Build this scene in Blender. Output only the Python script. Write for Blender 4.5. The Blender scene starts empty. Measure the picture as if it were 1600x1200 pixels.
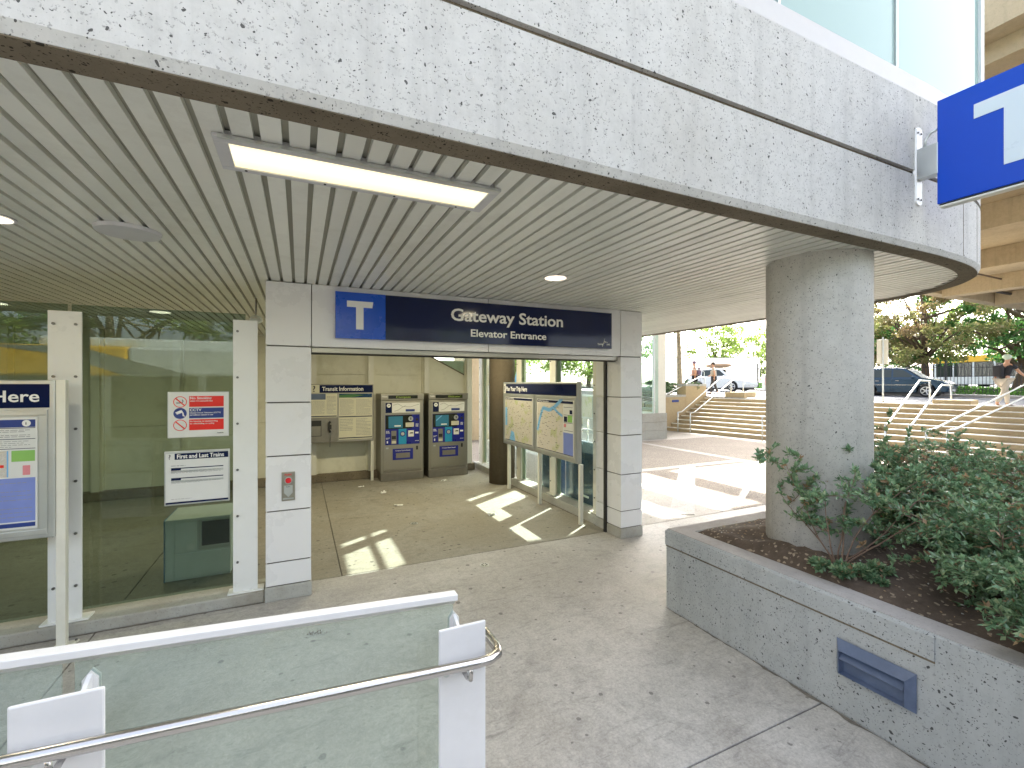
import bpy, bmesh, math, random
from mathutils import Matrix, Vector, noise
random.seed(7)
E = 2.0                      # eye height above the plaza floor in metres; layout below is in multiples of it
sc = bpy.context.scene
C = sc.collection
PI = math.pi

# ------------------------------------------------------------------ camera, sky, sun, exposure
cam = bpy.data.cameras.new('camera'); co = bpy.data.objects.new('camera', cam); C.objects.link(co)
cam.sensor_width = 36; cam.lens = 36*710/1600; cam.clip_end = 2000; cam.clip_start = 0.05
co.location = (0, 0, E); co.rotation_euler = (PI/2, 0, -math.radians(25.06))
sc.camera = co
SUN_AZ = math.radians(57); SUN_EL = math.radians(35)
w = bpy.data.worlds.new('World'); sc.world = w; w.use_nodes = True
nt = w.node_tree; bg = nt.nodes['Background']
sky = nt.nodes.new('ShaderNodeTexSky'); sky.sky_type = 'NISHITA'; sky.sun_disc = False
sky.sun_elevation = SUN_EL; sky.sun_rotation = SUN_AZ; sky.air_density = .8; sky.dust_density = 5; sky.ozone_density = 1.0
hsv = nt.nodes.new('ShaderNodeHueSaturation'); hsv.inputs['Saturation'].default_value = .5   # thin bright haze takes most of the blue
nt.links.new(sky.outputs[0], hsv.inputs['Color']); nt.links.new(hsv.outputs[0], bg.inputs[0]); bg.inputs[1].default_value = 0.15
sun = bpy.data.lights.new('sun', 'SUN'); sun.energy = 3.1; sun.angle = math.radians(0.5); sun.color = (1, .95, .86)
so = bpy.data.objects.new('sun', sun); C.objects.link(so)
sd = Vector((math.sin(SUN_AZ)*math.cos(SUN_EL), math.cos(SUN_AZ)*math.cos(SUN_EL), math.sin(SUN_EL)))
so.rotation_euler = sd.to_track_quat('Z', 'Y').to_euler(); so.location = (20, 10, 30)
vs = sc.view_settings; vs.view_transform = 'Standard'; vs.look = 'None'; vs.gamma = 1; vs.use_curve_mapping = False
vs.exposure = 2.78
sc.cycles.use_denoising = True
sc.cycles.max_bounces = 10; sc.cycles.diffuse_bounces = 6; sc.cycles.transparent_max_bounces = 24; sc.cycles.glossy_bounces = 5
sc.cycles.sample_clamp_indirect = 6; sc.cycles.caustics_reflective = False; sc.cycles.caustics_refractive = False

# ------------------------------------------------------------------ materials
def newmat(name):
    m = bpy.data.materials.new(name); m.use_nodes = True
    return m, m.node_tree, m.node_tree.nodes['Principled BSDF']
def nd(t, kind, **kw):
    n = t.nodes.new(kind)
    for k, v in kw.items(): setattr(n, k, v)
    return n
def ramp(t, fac, stops):
    r = nd(t, 'ShaderNodeValToRGB'); el = r.color_ramp.elements
    while len(el) < len(stops): el.new(0.5)
    for e_, (p, c) in zip(el, stops):
        e_.position = p; e_.color = (c, c, c, 1) if isinstance(c, (int, float)) else (*c, 1)
    t.links.new(fac, r.inputs[0]); return r.outputs[0]
def mix(t, fac, a, b, mode='MIX'):
    m = nd(t, 'ShaderNodeMix', data_type='RGBA', blend_type=mode)
    for s, v in ((m.inputs[0], fac), (m.inputs[6], a), (m.inputs[7], b)):
        if isinstance(v, (int, float)): s.default_value = v
        elif isinstance(v, tuple): s.default_value = (*v, 1)
        else: t.links.new(v, s)
    return m.outputs[2]
def tex(t, kind, scale, vec=None, **kw):
    n = nd(t, kind)
    n.inputs['Scale'].default_value = scale
    for k, v in kw.items():
        if k in n.inputs.keys(): n.inputs[k].default_value = v
        else: setattr(n, k, v)
    if vec is not None: t.links.new(vec, n.inputs['Vector'])
    return n
def coords(t, sc3=(1, 1, 1), kind='Object'):
    tc = nd(t, 'ShaderNodeTexCoord'); mp = nd(t, 'ShaderNodeMapping')
    mp.inputs['Scale'].default_value = sc3
    t.links.new(tc.outputs[kind], mp.inputs[0]); return mp.outputs[0]
def bump(t, p, h, strength=.3, dist=.01):
    b = nd(t, 'ShaderNodeBump'); b.inputs['Strength'].default_value = strength; b.inputs['Distance'].default_value = dist
    t.links.new(h, b.inputs['Height']); t.links.new(b.outputs[0], p.inputs['Normal'])
def plain(name, col, rough=.5, metal=0., var=.06, sc_=6., spec=.5, bmp=0., dirt=None, aniso=None):
    m, t, p = newmat(name)
    v = coords(t, aniso or (1, 1, 1))
    n = tex(t, 'ShaderNodeTexNoise', sc_, v, Detail=6.0, Roughness=.6)
    lo = tuple(max(0, c*(1-var)) for c in col); hi = tuple(min(1, c*(1+var)) for c in col)
    colr = ramp(t, n.outputs['Fac'], [(.3, lo), (.7, hi)])
    if dirt:
        n2 = tex(t, 'ShaderNodeTexNoise', 2.3, v, Detail=9.0, Roughness=.75)
        colr = mix(t, ramp(t, n2.outputs['Fac'], [(.5, 0), (.75, dirt[1])]), colr, dirt[0])
    t.links.new(colr, p.inputs['Base Color'])
    rr = ramp(t, n.outputs['Fac'], [(.2, max(.02, rough*.8)), (.8, min(1, rough*1.2))])
    t.links.new(rr, p.inputs['Roughness'])
    p.inputs['Metallic'].default_value = metal; p.inputs['Specular IOR Level'].default_value = spec
    if bmp: bump(t, p, n.outputs['Fac'], bmp, .004)
    return m
def concrete(name, col, pit=1.0, stain=(.25, .21, .15), stain_amt=.35, rough=.85, pitscale=16, vstreak=True, thresh=.115):
    m, t, p = newmat(name)
    v = coords(t)
    big = tex(t, 'ShaderNodeTexNoise', .9, v, Detail=8.0, Roughness=.65)
    mid = tex(t, 'ShaderNodeTexNoise', 14, v, Detail=8.0, Roughness=.7)
    c1 = ramp(t, mid.outputs['Fac'], [(.25, tuple(c*.86 for c in col)), (.5, col), (.8, tuple(min(1, c*1.1) for c in col))])
    c2 = mix(t, ramp(t, big.outputs['Fac'], [(.48, 0), (.78, stain_amt)]), c1, stain)
    if vstreak:
        vv = coords(t, (5, 5, .35))
        st = tex(t, 'ShaderNodeTexNoise', 1.2, vv, Detail=7.0, Roughness=.7)
        c2 = mix(t, ramp(t, st.outputs['Fac'], [(.50, 0), (.78, .5)]), c2, tuple(c*.55 for c in col))
    # air holes: voronoi cells, only where a wider noise lets them cluster
    warp = tex(t, 'ShaderNodeTexNoise', 30, v, Detail=2.0)
    wv = mix(t, .035, v, warp.outputs['Color'], 'ADD')
    hs = []
    for s_, th in ((pitscale, thresh), (pitscale*2.7, thresh*1.25)):
        vo = tex(t, 'ShaderNodeTexVoronoi', s_, wv)
        rnd = nd(t, 'ShaderNodeSeparateColor'); t.links.new(vo.outputs['Color'], rnd.inputs[0])
        mul = nd(t, 'ShaderNodeMath', operation='MULTIPLY'); t.links.new(rnd.outputs[0], mul.inputs[0]); mul.inputs[1].default_value = th*1.6*pit
        pw = nd(t, 'ShaderNodeMath', operation='SUBTRACT'); t.links.new(mul.outputs[0], pw.inputs[0]); pw.inputs[1].default_value = th*.55
        lt = nd(t, 'ShaderNodeMath', operation='LESS_THAN'); t.links.new(vo.outputs['Distance'], lt.inputs[0]); t.links.new(pw.outputs[0], lt.inputs[1])
        hs.append(lt.outputs[0])
    mx = nd(t, 'ShaderNodeMath', operation='MAXIMUM'); t.links.new(hs[0], mx.inputs[0]); t.links.new(hs[1], mx.inputs[1])
    fs = tex(t, 'ShaderNodeTexNoise', 75, v, Detail=3.0, Roughness=.6)
    c2 = mix(t, ramp(t, fs.outputs['Fac'], [(.60, 0), (.66, .62*min(1, pit))]), c2, tuple(c*.38 for c in col))
    c3 = mix(t, mx.outputs[0], c2, tuple(c*.18 for c in col))
    t.links.new(c3, p.inputs['Base Color']); p.inputs['Roughness'].default_value = rough; p.inputs['Specular IOR Level'].default_value = .25
    inv = nd(t, 'ShaderNodeMath', operation='SUBTRACT'); inv.inputs[0].default_value = 1; t.links.new(mx.outputs[0], inv.inputs[1])
    ad = nd(t, 'ShaderNodeMath', operation='MULTIPLY_ADD'); t.links.new(mid.outputs['Fac'], ad.inputs[0]); ad.inputs[1].default_value = .5; t.links.new(inv.outputs[0], ad.inputs[2])
    bump(t, p, ad.outputs[0], .5, .006)
    return m
def floor_mat(name, col, dark, warm):
    m, t, p = newmat(name)
    v = coords(t)
    a = tex(t, 'ShaderNodeTexNoise', .55, v, Detail=10.0, Roughness=.7, Distortion=.6)
    b = tex(t, 'ShaderNodeTexNoise', 3.2, v, Detail=10.0, Roughness=.75, Distortion=1.2)
    f = tex(t, 'ShaderNodeTexNoise', 60, v, Detail=4.0, Roughness=.8)
    c = ramp(t, b.outputs['Fac'], [(.3, dark), (.5, col), (.72, tuple(min(1, x*1.12) for x in col))])
    c = mix(t, ramp(t, a.outputs['Fac'], [(.42, 0), (.62, .9)]), c, warm)
    g_ = tex(t, 'ShaderNodeTexNoise', 24, v, Detail=10.0, Roughness=.85, Distortion=.5)
    c = mix(t, .38, c, ramp(t, g_.outputs['Fac'], [(.36, .22), (.5, .5), (.66, .72)]), 'OVERLAY')
    c = mix(t, .35, c, ramp(t, f.outputs['Fac'], [(.3, .22), (.7, .78)]), 'OVERLAY')
    # old gum and drips
    vo = tex(t, 'ShaderNodeTexVoronoi', 9, mix(t, .05, v, b.outputs['Color'], 'ADD'))
    se = nd(t, 'ShaderNodeSeparateColor'); t.links.new(vo.outputs['Color'], se.inputs[0])
    mu = nd(t, 'ShaderNodeMath', operation='MULTIPLY_ADD'); t.links.new(se.outputs[1], mu.inputs[0]); mu.inputs[1].default_value = .30; mu.inputs[2].default_value = -.10
    lt = nd(t, 'ShaderNodeMath', operation='LESS_THAN'); t.links.new(vo.outputs['Distance'], lt.inputs[0]); t.links.new(mu.outputs[0], lt.inputs[1])
    ml = nd(t, 'ShaderNodeMath', operation='MULTIPLY'); t.links.new(lt.outputs[0], ml.inputs[0]); ml.inputs[1].default_value = .75
    c = mix(t, ml.outputs[0], c, tuple(x*.45 for x in dark))
    # scuffs, stretched
    vv = coords(t, (1.2, 5, 1)); s_ = tex(t, 'ShaderNodeTexNoise', 2.2, vv, Detail=9.0, Roughness=.8, Distortion=.8)
    c = mix(t, ramp(t, s_.outputs['Fac'], [(.55, 0), (.66, .6)]), c, tuple(x*.6 for x in dark))
    t.links.new(c, p.inputs['Base Color'])
    t.links.new(ramp(t, b.outputs['Fac'], [(.3, .55), (.7, .8)]), p.inputs['Roughness']); p.inputs['Specular IOR Level'].default_value = .4
    bump(t, p, f.outputs['Fac'], .25, .003)
    return m
def aggregate(name, col):
    m, t, p = newmat(name); v = coords(t)
    vo = tex(t, 'ShaderNodeTexVoronoi', 75, v); se = nd(t, 'ShaderNodeSeparateColor'); t.links.new(vo.outputs['Color'], se.inputs[0])
    c = ramp(t, se.outputs[0], [(0, tuple(x*.5 for x in col)), (.5, col), (1, tuple(min(1, x*1.5) for x in col))])
    a = tex(t, 'ShaderNodeTexNoise', 1.1, v, Detail=7.0)
    c = mix(t, ramp(t, a.outputs['Fac'], [(.4, 0), (.7, .5)]), c, tuple(x*.75 for x in col))
    t.links.new(c, p.inputs['Base Color']); p.inputs['Roughness'].default_value = .9
    bump(t, p, vo.outputs['Distance'], .4, .004); return m
def glass(name, tint, refl=.09, rough=0.0, body=None):
    m, t, p = newmat(name); t.nodes.remove(p)
    out = t.nodes['Material Output']
    tr = nd(t, 'ShaderNodeBsdfTransparent'); tr.inputs[0].default_value = (*tint, 1)
    gl = nd(t, 'ShaderNodeBsdfGlossy'); gl.inputs['Roughness'].default_value = rough; gl.inputs[0].default_value = (.92, 1, .96, 1)
    ge = nd(t, 'ShaderNodeNewGeometry'); dt = nd(t, 'ShaderNodeVectorMath', operation='DOT_PRODUCT')
    t.links.new(ge.outputs['Incoming'], dt.inputs[0]); t.links.new(ge.outputs['Normal'], dt.inputs[1])
    ab = nd(t, 'ShaderNodeMath', operation='ABSOLUTE'); t.links.new(dt.outputs['Value'], ab.inputs[0])
    om = nd(t, 'ShaderNodeMath', operation='SUBTRACT'); om.inputs[0].default_value = 1; t.links.new(ab.outputs[0], om.inputs[1])
    fr = nd(t, 'ShaderNodeMath', operation='POWER'); t.links.new(om.outputs[0], fr.inputs[0]); fr.inputs[1].default_value = 5
    mu = nd(t, 'ShaderNodeMath', operation='MULTIPLY_ADD'); t.links.new(fr.outputs[0], mu.inputs[0]); mu.inputs[1].default_value = .9; mu.inputs[2].default_value = refl*.6
    mu.use_clamp = True
    base = tr.outputs[0]
    if body:
        df = nd(t, 'ShaderNodeBsdfDiffuse'); df.inputs[0].default_value = (*body[0], 1)
        m2 = nd(t, 'ShaderNodeMixShader'); m2.inputs[0].default_value = body[1]
        t.links.new(tr.outputs[0], m2.inputs[1]); t.links.new(df.outputs[0], m2.inputs[2]); base = m2.outputs[0]
    mi = nd(t, 'ShaderNodeMixShader'); t.links.new(mu.outputs[0], mi.inputs[0]); t.links.new(base, mi.inputs[1]); t.links.new(gl.outputs[0], mi.inputs[2])
    t.links.new(mi.outputs[0], out.inputs[0]); return m
def emit(name, col, st, grad=False):
    m, t, p = newmat(name)
    p.inputs['Base Color'].default_value = (*col, 1); p.inputs['Emission Color'].default_value = (*col, 1); p.inputs['Emission Strength'].default_value = st
    if grad:
        g0 = coords(t, kind='Generated'); sx = nd(t, 'ShaderNodeSeparateXYZ'); t.links.new(g0, sx.inputs[0])
        t.links.new(ramp(t, sx.outputs[1], [(0, (.95, .78, .42)), (.42, (1.0, .95, .74)), (.62, (1.0, .90, .60)), (1, (.85, .72, .40))]), p.inputs['Emission Color'])
    v = coords(t); n = tex(t, 'ShaderNodeTexNoise', 4, v); t.links.new(ramp(t, n.outputs['Fac'], [(.2, tuple(c*.95 for c in col)), (.8, col)]), p.inputs['Base Color'])
    return m
def leafmat(name, cols, transl=.25, rough=.35, patch=None):
    m, t, p = newmat(name)
    v = coords(t); n = tex(t, 'ShaderNodeTexNoise', 9, v, Detail=2.0)
    oi = nd(t, 'ShaderNodeNewGeometry')
    k = len(cols)
    rp = ramp(t, oi.outputs['Random Per Island'], [(i/(k-1) if k > 1 else 0, c) for i, c in enumerate(cols)])
    c = mix(t, .5, rp, mix(t, n.outputs['Fac'], tuple(x*.75 for x in cols[0]), cols[-1]))
    if patch:
        g = tex(t, 'ShaderNodeTexNoise', patch[1], v, Detail=3.0)
        c = mix(t, ramp(t, g.outputs['Fac'], [(.48, 0), (.6, .85)]), c, patch[0])
    t.links.new(c, p.inputs['Base Color']); p.inputs['Roughness'].default_value = rough
    tl = nd(t, 'ShaderNodeBsdfTranslucent'); t.links.new(c, tl.inputs[0])
    ms = nd(t, 'ShaderNodeMixShader'); ms.inputs[0].default_value = transl
    t.links.new(p.outputs[0], ms.inputs[1]); t.links.new(tl.outputs[0], ms.inputs[2]); t.links.new(ms.outputs[0], t.nodes['Material Output'].inputs[0])
    return m
def mapmat(name, base, road, park, seed):
    m, t, p = newmat(name); v = coords(t)
    mp = nd(t, 'ShaderNodeMapping'); mp.inputs['Location'].default_value = (seed, seed*2, seed*.7); t.links.new(v, mp.inputs[0]); v = mp.outputs[0]
    vo = tex(t, 'ShaderNodeTexVoronoi', 16, v, feature='DISTANCE_TO_EDGE')
    vb = tex(t, 'ShaderNodeTexVoronoi', 45, v, feature='DISTANCE_TO_EDGE')
    n = tex(t, 'ShaderNodeTexNoise', 5, v, Detail=3.0); n2 = tex(t, 'ShaderNodeTexNoise', 40, v, Detail=3.0)
    c = mix(t, ramp(t, n.outputs['Fac'], [(.55, 0), (.62, .8)]), base, park)
    c = mix(t, ramp(t, vb.outputs['Distance'], [(.02, .5), (.06, 0)]), c, (.75, .72, .68))
    c = mix(t, ramp(t, vo.outputs['Distance'], [(.015, .9), (.035, 0)]), c, road)
    c = mix(t, ramp(t, n2.outputs['Fac'], [(.68, 0), (.72, .7)]), c, (.08, .08, .1))
    t.links.new(c, p.inputs['Base Color']); p.inputs['Roughness'].default_value = .25; return m

M = dict(
 fascia=concrete('fascia_concrete', (.55, .535, .50), 1.1, (.40, .37, .31), .45, pitscale=27, thresh=.165),
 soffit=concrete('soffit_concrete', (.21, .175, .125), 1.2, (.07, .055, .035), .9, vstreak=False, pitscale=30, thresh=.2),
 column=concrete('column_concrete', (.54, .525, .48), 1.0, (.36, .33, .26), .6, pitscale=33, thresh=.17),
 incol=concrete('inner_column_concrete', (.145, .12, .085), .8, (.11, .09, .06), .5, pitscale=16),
 planter=concrete('planter_concrete', (.42, .435, .425), 1.05, (.22, .24, .24), .55, pitscale=28, thresh=.18),
 plantertop=concrete('planter_top_concrete', (.42, .40, .385), .5, (.20, .17, .15), .6, pitscale=22, vstreak=False),
 curb=concrete('curb_concrete', (.42, .42, .38), .7, (.24, .20, .14), .8, vstreak=False, pitscale=24),
 stair=concrete('stair_concrete', (.44, .35, .21), .6, (.24, .17, .10), .6, vstreak=False, pitscale=20),
 guide=concrete('guideway_concrete', (.50, .41, .27), .4, (.36, .28, .17), .6, pitscale=9),
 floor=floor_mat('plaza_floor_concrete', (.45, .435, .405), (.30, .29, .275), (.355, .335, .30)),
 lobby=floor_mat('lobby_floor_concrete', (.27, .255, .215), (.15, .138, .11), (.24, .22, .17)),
 agg=aggregate('exposed_aggregate', (.23, .195, .155)),
 band=floor_mat('pale_paving_concrete', (.34, .32, .28), (.26, .24, .21), (.31, .285, .245)),
 asphalt=aggregate('road_asphalt', (.10, .105, .115)),
 walk=floor_mat('pavement_concrete', (.38, .365, .34), (.29, .27, .25), (.34, .32, .28)),
 clad=plain('white_cladding_panel', (.78, .78, .77), .28, var=.015, sc_=1.5, dirt=((.62, .60, .54), .25)),
 cladj=plain('cladding_joint', (.10, .09, .075), .6),
 cream=plain('cream_painted_panel', (.75, .735, .60), .4, var=.04, sc_=1.8, dirt=((.42, .39, .26), .5)),
 creampost=plain('cream_painted_steel', (.74, .73, .64), .35, var=.03, dirt=((.55, .50, .40), .25)),
 whitepost=plain('white_painted_steel', (.80, .81, .78), .3, var=.02, sc_=3, dirt=((.66, .66, .60), .25)),
 rail=plain('white_rail_paint', (.72, .715, .70), .35, var=.03, dirt=((.52, .50, .46), .25)),
 steel=plain('stainless_steel', (.62, .60, .58), .22, metal=1, var=.05, aniso=(40, 40, 2)),
 brushed=plain('brushed_stainless', (.40, .38, .32), .38, metal=1, var=.08, sc_=10, aniso=(3, 3, 30)),
 brushdark=plain('dark_brushed_stainless', (.30, .28, .24), .45, metal=1, var=.1, sc_=10),
 alu=plain('satin_aluminium', (.58, .60, .58), .35, metal=.75, var=.04),
 bolt=plain('bolt_steel', (.20, .20, .19), .35, metal=.9),
 slat=plain('soffit_slat_paint', (.86, .865, .79), .33, var=.03, sc_=1.2, dirt=((.46, .44, .36), .35)),
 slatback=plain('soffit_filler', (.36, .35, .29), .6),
 black=plain('black_rubber', (.02, .02, .02), .6),
 navy=plain('navy_sign_face', (.006, .012, .055), .10, var=.05, spec=.35),
 blue=plain('blue_sign_face', (.0, .075, .52), .28, var=.03, sc_=1),
 bladeblue=plain('blade_sign_blue', (.0, .06, .50), .3, var=.03, sc_=1),
 white=plain('white_lettering', (.80, .80, .77), .4, var=.01),
 pale=plain('pale_blue_lettering', (.68, .77, .82), .3, var=.01),
 paper=plain('printed_paper', (.70, .71, .68), .35, var=.02),
 paperwarm=plain('yellowed_paper', (.62, .60, .46), .4, var=.03),
 ink=plain('black_ink', (.02, .02, .025), .5),
 greyink=plain('grey_ink', (.30, .30, .30), .5),
 red=plain('red_print', (.75, .02, .01), .35), dkblue=plain('blue_print', (.02, .045, .22), .35),
 mauve=plain('violet_blue_print', (.20, .26, .60), .35), green=plain('green_print', (.25, .50, .12), .4), dkgreen=plain('dark_green_print', (.05, .16, .05), .4),
 pink=plain('pink_print', (.70, .25, .28), .4), sky=plain('light_blue_print', (.18, .42, .70), .4),
 cyan=plain('cyan_panel', (.02, .27, .48), .3), tvmblue=plain('machine_blue_panel', (.008, .015, .22), .3),
 screen=emit('lit_screen', (.02, .13, .20), .04), led=emit('led_text', (.30, .42, .08), .02), ledback=plain('display_glass', (.015, .018, .012), .15),
 redbtn=plain('red_push_button', (.7, .02, .03), .3),
 map1=mapmat('region_map_print', (.50, .48, .42), (.42, .36, .27), (.36, .42, .18), 1.3),
 map2=mapmat('local_map_print', (.58, .55, .50), (.62, .55, .42), (.40, .45, .20), 4.1),
 glassg=glass('green_tinted_glass', (.63, .705, .66), .06), glassc=glass('clear_glass', (.88, .95, .92), .07),
 glassr=glass('guard_glass', (.90, .955, .935), .05, body=((.70, .78, .75), .13)),
 glassf=glass('frosted_upper_glass', (.6, .78, .72), .05, body=((.38, .50, .46), .8)),
 coping=plain('painted_coping', (.50, .48, .455), .45, var=.04, dirt=((.5, .42, .36), .4)),
 lamp=emit('fluorescent_diffuser', (1.0, .91, .62), .20, True), down=emit('downlight_lens', (1.0, .86, .68), .24),
 lampframe=plain('fixture_frame_paint', (.62, .62, .63), .4),
 soil=None,
 vent=plain('slate_blue_paint', (.10, .135, .215), .35, var=.12, sc_=9, dirt=((.30, .33, .38), .18)),
 bark=plain('brown_bark', (.12, .085, .055), .9, var=.35, sc_=14, bmp=.6), palebark=plain('pale_mottled_bark', (.34, .29, .21), .85, var=.35, sc_=9, bmp=.4),
 twig=plain('reddish_twig', (.20, .13, .09), .8, var=.2),
 leafsh=leafmat('glossy_shrub_leaf', [(.035, .12, .06), (.07, .22, .11), (.16, .36, .18), (.42, .48, .26)], .22, .24),
 leaftan=leafmat('dry_leaf', [(.30, .20, .10), (.42, .28, .16)], .3, .6),
 leafa=leafmat('autumn_tree_leaf', [(.14, .22, .05), (.26, .32, .09), (.42, .36, .17)], .45, .5, patch=((.34, .24, .13), .3)),
 leafg=leafmat('green_tree_leaf', [(.04, .13, .03), (.07, .20, .05), (.13, .29, .07)], .4, .5),
 leaflite=leafmat('yellow_green_leaf', [(.12, .22, .03), (.22, .34, .06), (.35, .42, .12)], .5, .5),
 grass=leafmat('grass_blade', [(.05, .14, .02), (.09, .22, .03)], .3, .6),
 carblue=plain('dark_blue_car_paint', (.018, .045, .075), .18, metal=.35, var=.05), carwhite=plain('white_car_paint', (.70, .72, .72), .2),
 tyre=plain('tyre_rubber', (.02, .02, .02), .8), rim=plain('alloy_rim', (.6, .6, .58), .3, metal=.9),
 carglass=plain('dark_car_glass', (.02, .03, .025), .05), headl=plain('headlight_lens', (.65, .65, .6), .1),
 trim=plain('chrome_trim', (.5, .5, .5), .15, metal=1), plastic=plain('dark_plastic', (.03, .03, .032), .5), brown=plain('tan_fabric_cover', (.35, .24, .15), .8),
 yellow=plain('yellow_bus_paint', (.75, .42, .02), .3), buswhite=plain('white_bus_paint', (.66, .68, .67), .3),
 iron=plain('black_iron', (.025, .025, .028), .5), translwhite=leafmat('backlit_white_sheet', [(.9, .9, .88), (.92, .92, .9)], .7, .6),
 farwhite=plain('far_white_wall', (.80, .78, .74), .7, dirt=((.6, .58, .54), .3)),
 skin=plain('skin', (.50, .27, .17), .55), blackcloth=plain('black_cloth', (.02, .02, .025), .9), tancloth=plain('beige_cloth', (.50, .45, .37), .9),
 pinkcloth=plain('dusty_pink_cloth', (.45, .27, .22), .9), purple=plain('purple_cloth', (.18, .13, .22), .9), capc=plain('pale_green_cap', (.55, .66, .55), .8), hair=plain('dark_hair', (.04, .03, .025), .7),
 tealbin=plain('dark_teal_panel', (.01, .05, .12), .25, var=.2), bluepaint=plain('blue_steel_paint', (.05, .22, .42), .35),
 nosing=plain('white_nosing_paint', (.80, .79, .74), .6, var=.06, dirt=((.5, .45, .35), .3)),
 kiosk=plain('grey_green_cabinet', (.70, .74, .72), .4, var=.05), litter=plain('white_paper_scrap', (.78, .78, .74), .7), grime=plain('grime', (.17, .155, .13), .9, var=.3, sc_=20),
 wet=plain('brown_leaf_scrap', (.12, .08, .05), .9),
)
def vary(m, amt):
    t = m.node_tree; p = t.nodes['Principled BSDF']; l = p.inputs['Base Color'].links[0]; src = l.from_socket
    oi = nd(t, 'ShaderNodeObjectInfo'); k = ramp(t, oi.outputs['Random'], [(0, 1-amt), (1, 1)])
    t.links.new(mix(t, 1.0, src, k, 'MULTIPLY'), p.inputs['Base Color'])
vary(M['slat'], .10); vary(M['cream'], .06); vary(M['clad'], .03)
def soil_mat():
    m, t, p = newmat('garden_soil'); v = coords(t)
    a = tex(t, 'ShaderNodeTexNoise', 8, v, Detail=12.0, Roughness=.8)
    vo = tex(t, 'ShaderNodeTexVoronoi', 60, v); se = nd(t, 'ShaderNodeSeparateColor'); t.links.new(vo.outputs['Color'], se.inputs[0])
    c = ramp(t, a.outputs['Fac'], [(.3, (.05, .035, .025)), (.55, (.10, .073, .052)), (.75, (.18, .135, .097))])
    gt = ramp(t, se.outputs[0], [(.93, 0), (.95, .8)])
    c = mix(t, gt, c, (.34, .27, .19)); t.links.new(c, p.inputs['Base Color']); p.inputs['Roughness'].default_value = .95
    bump(t, p, a.outputs['Fac'], .6, .012); return m
M['soil'] = soil_mat()

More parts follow.
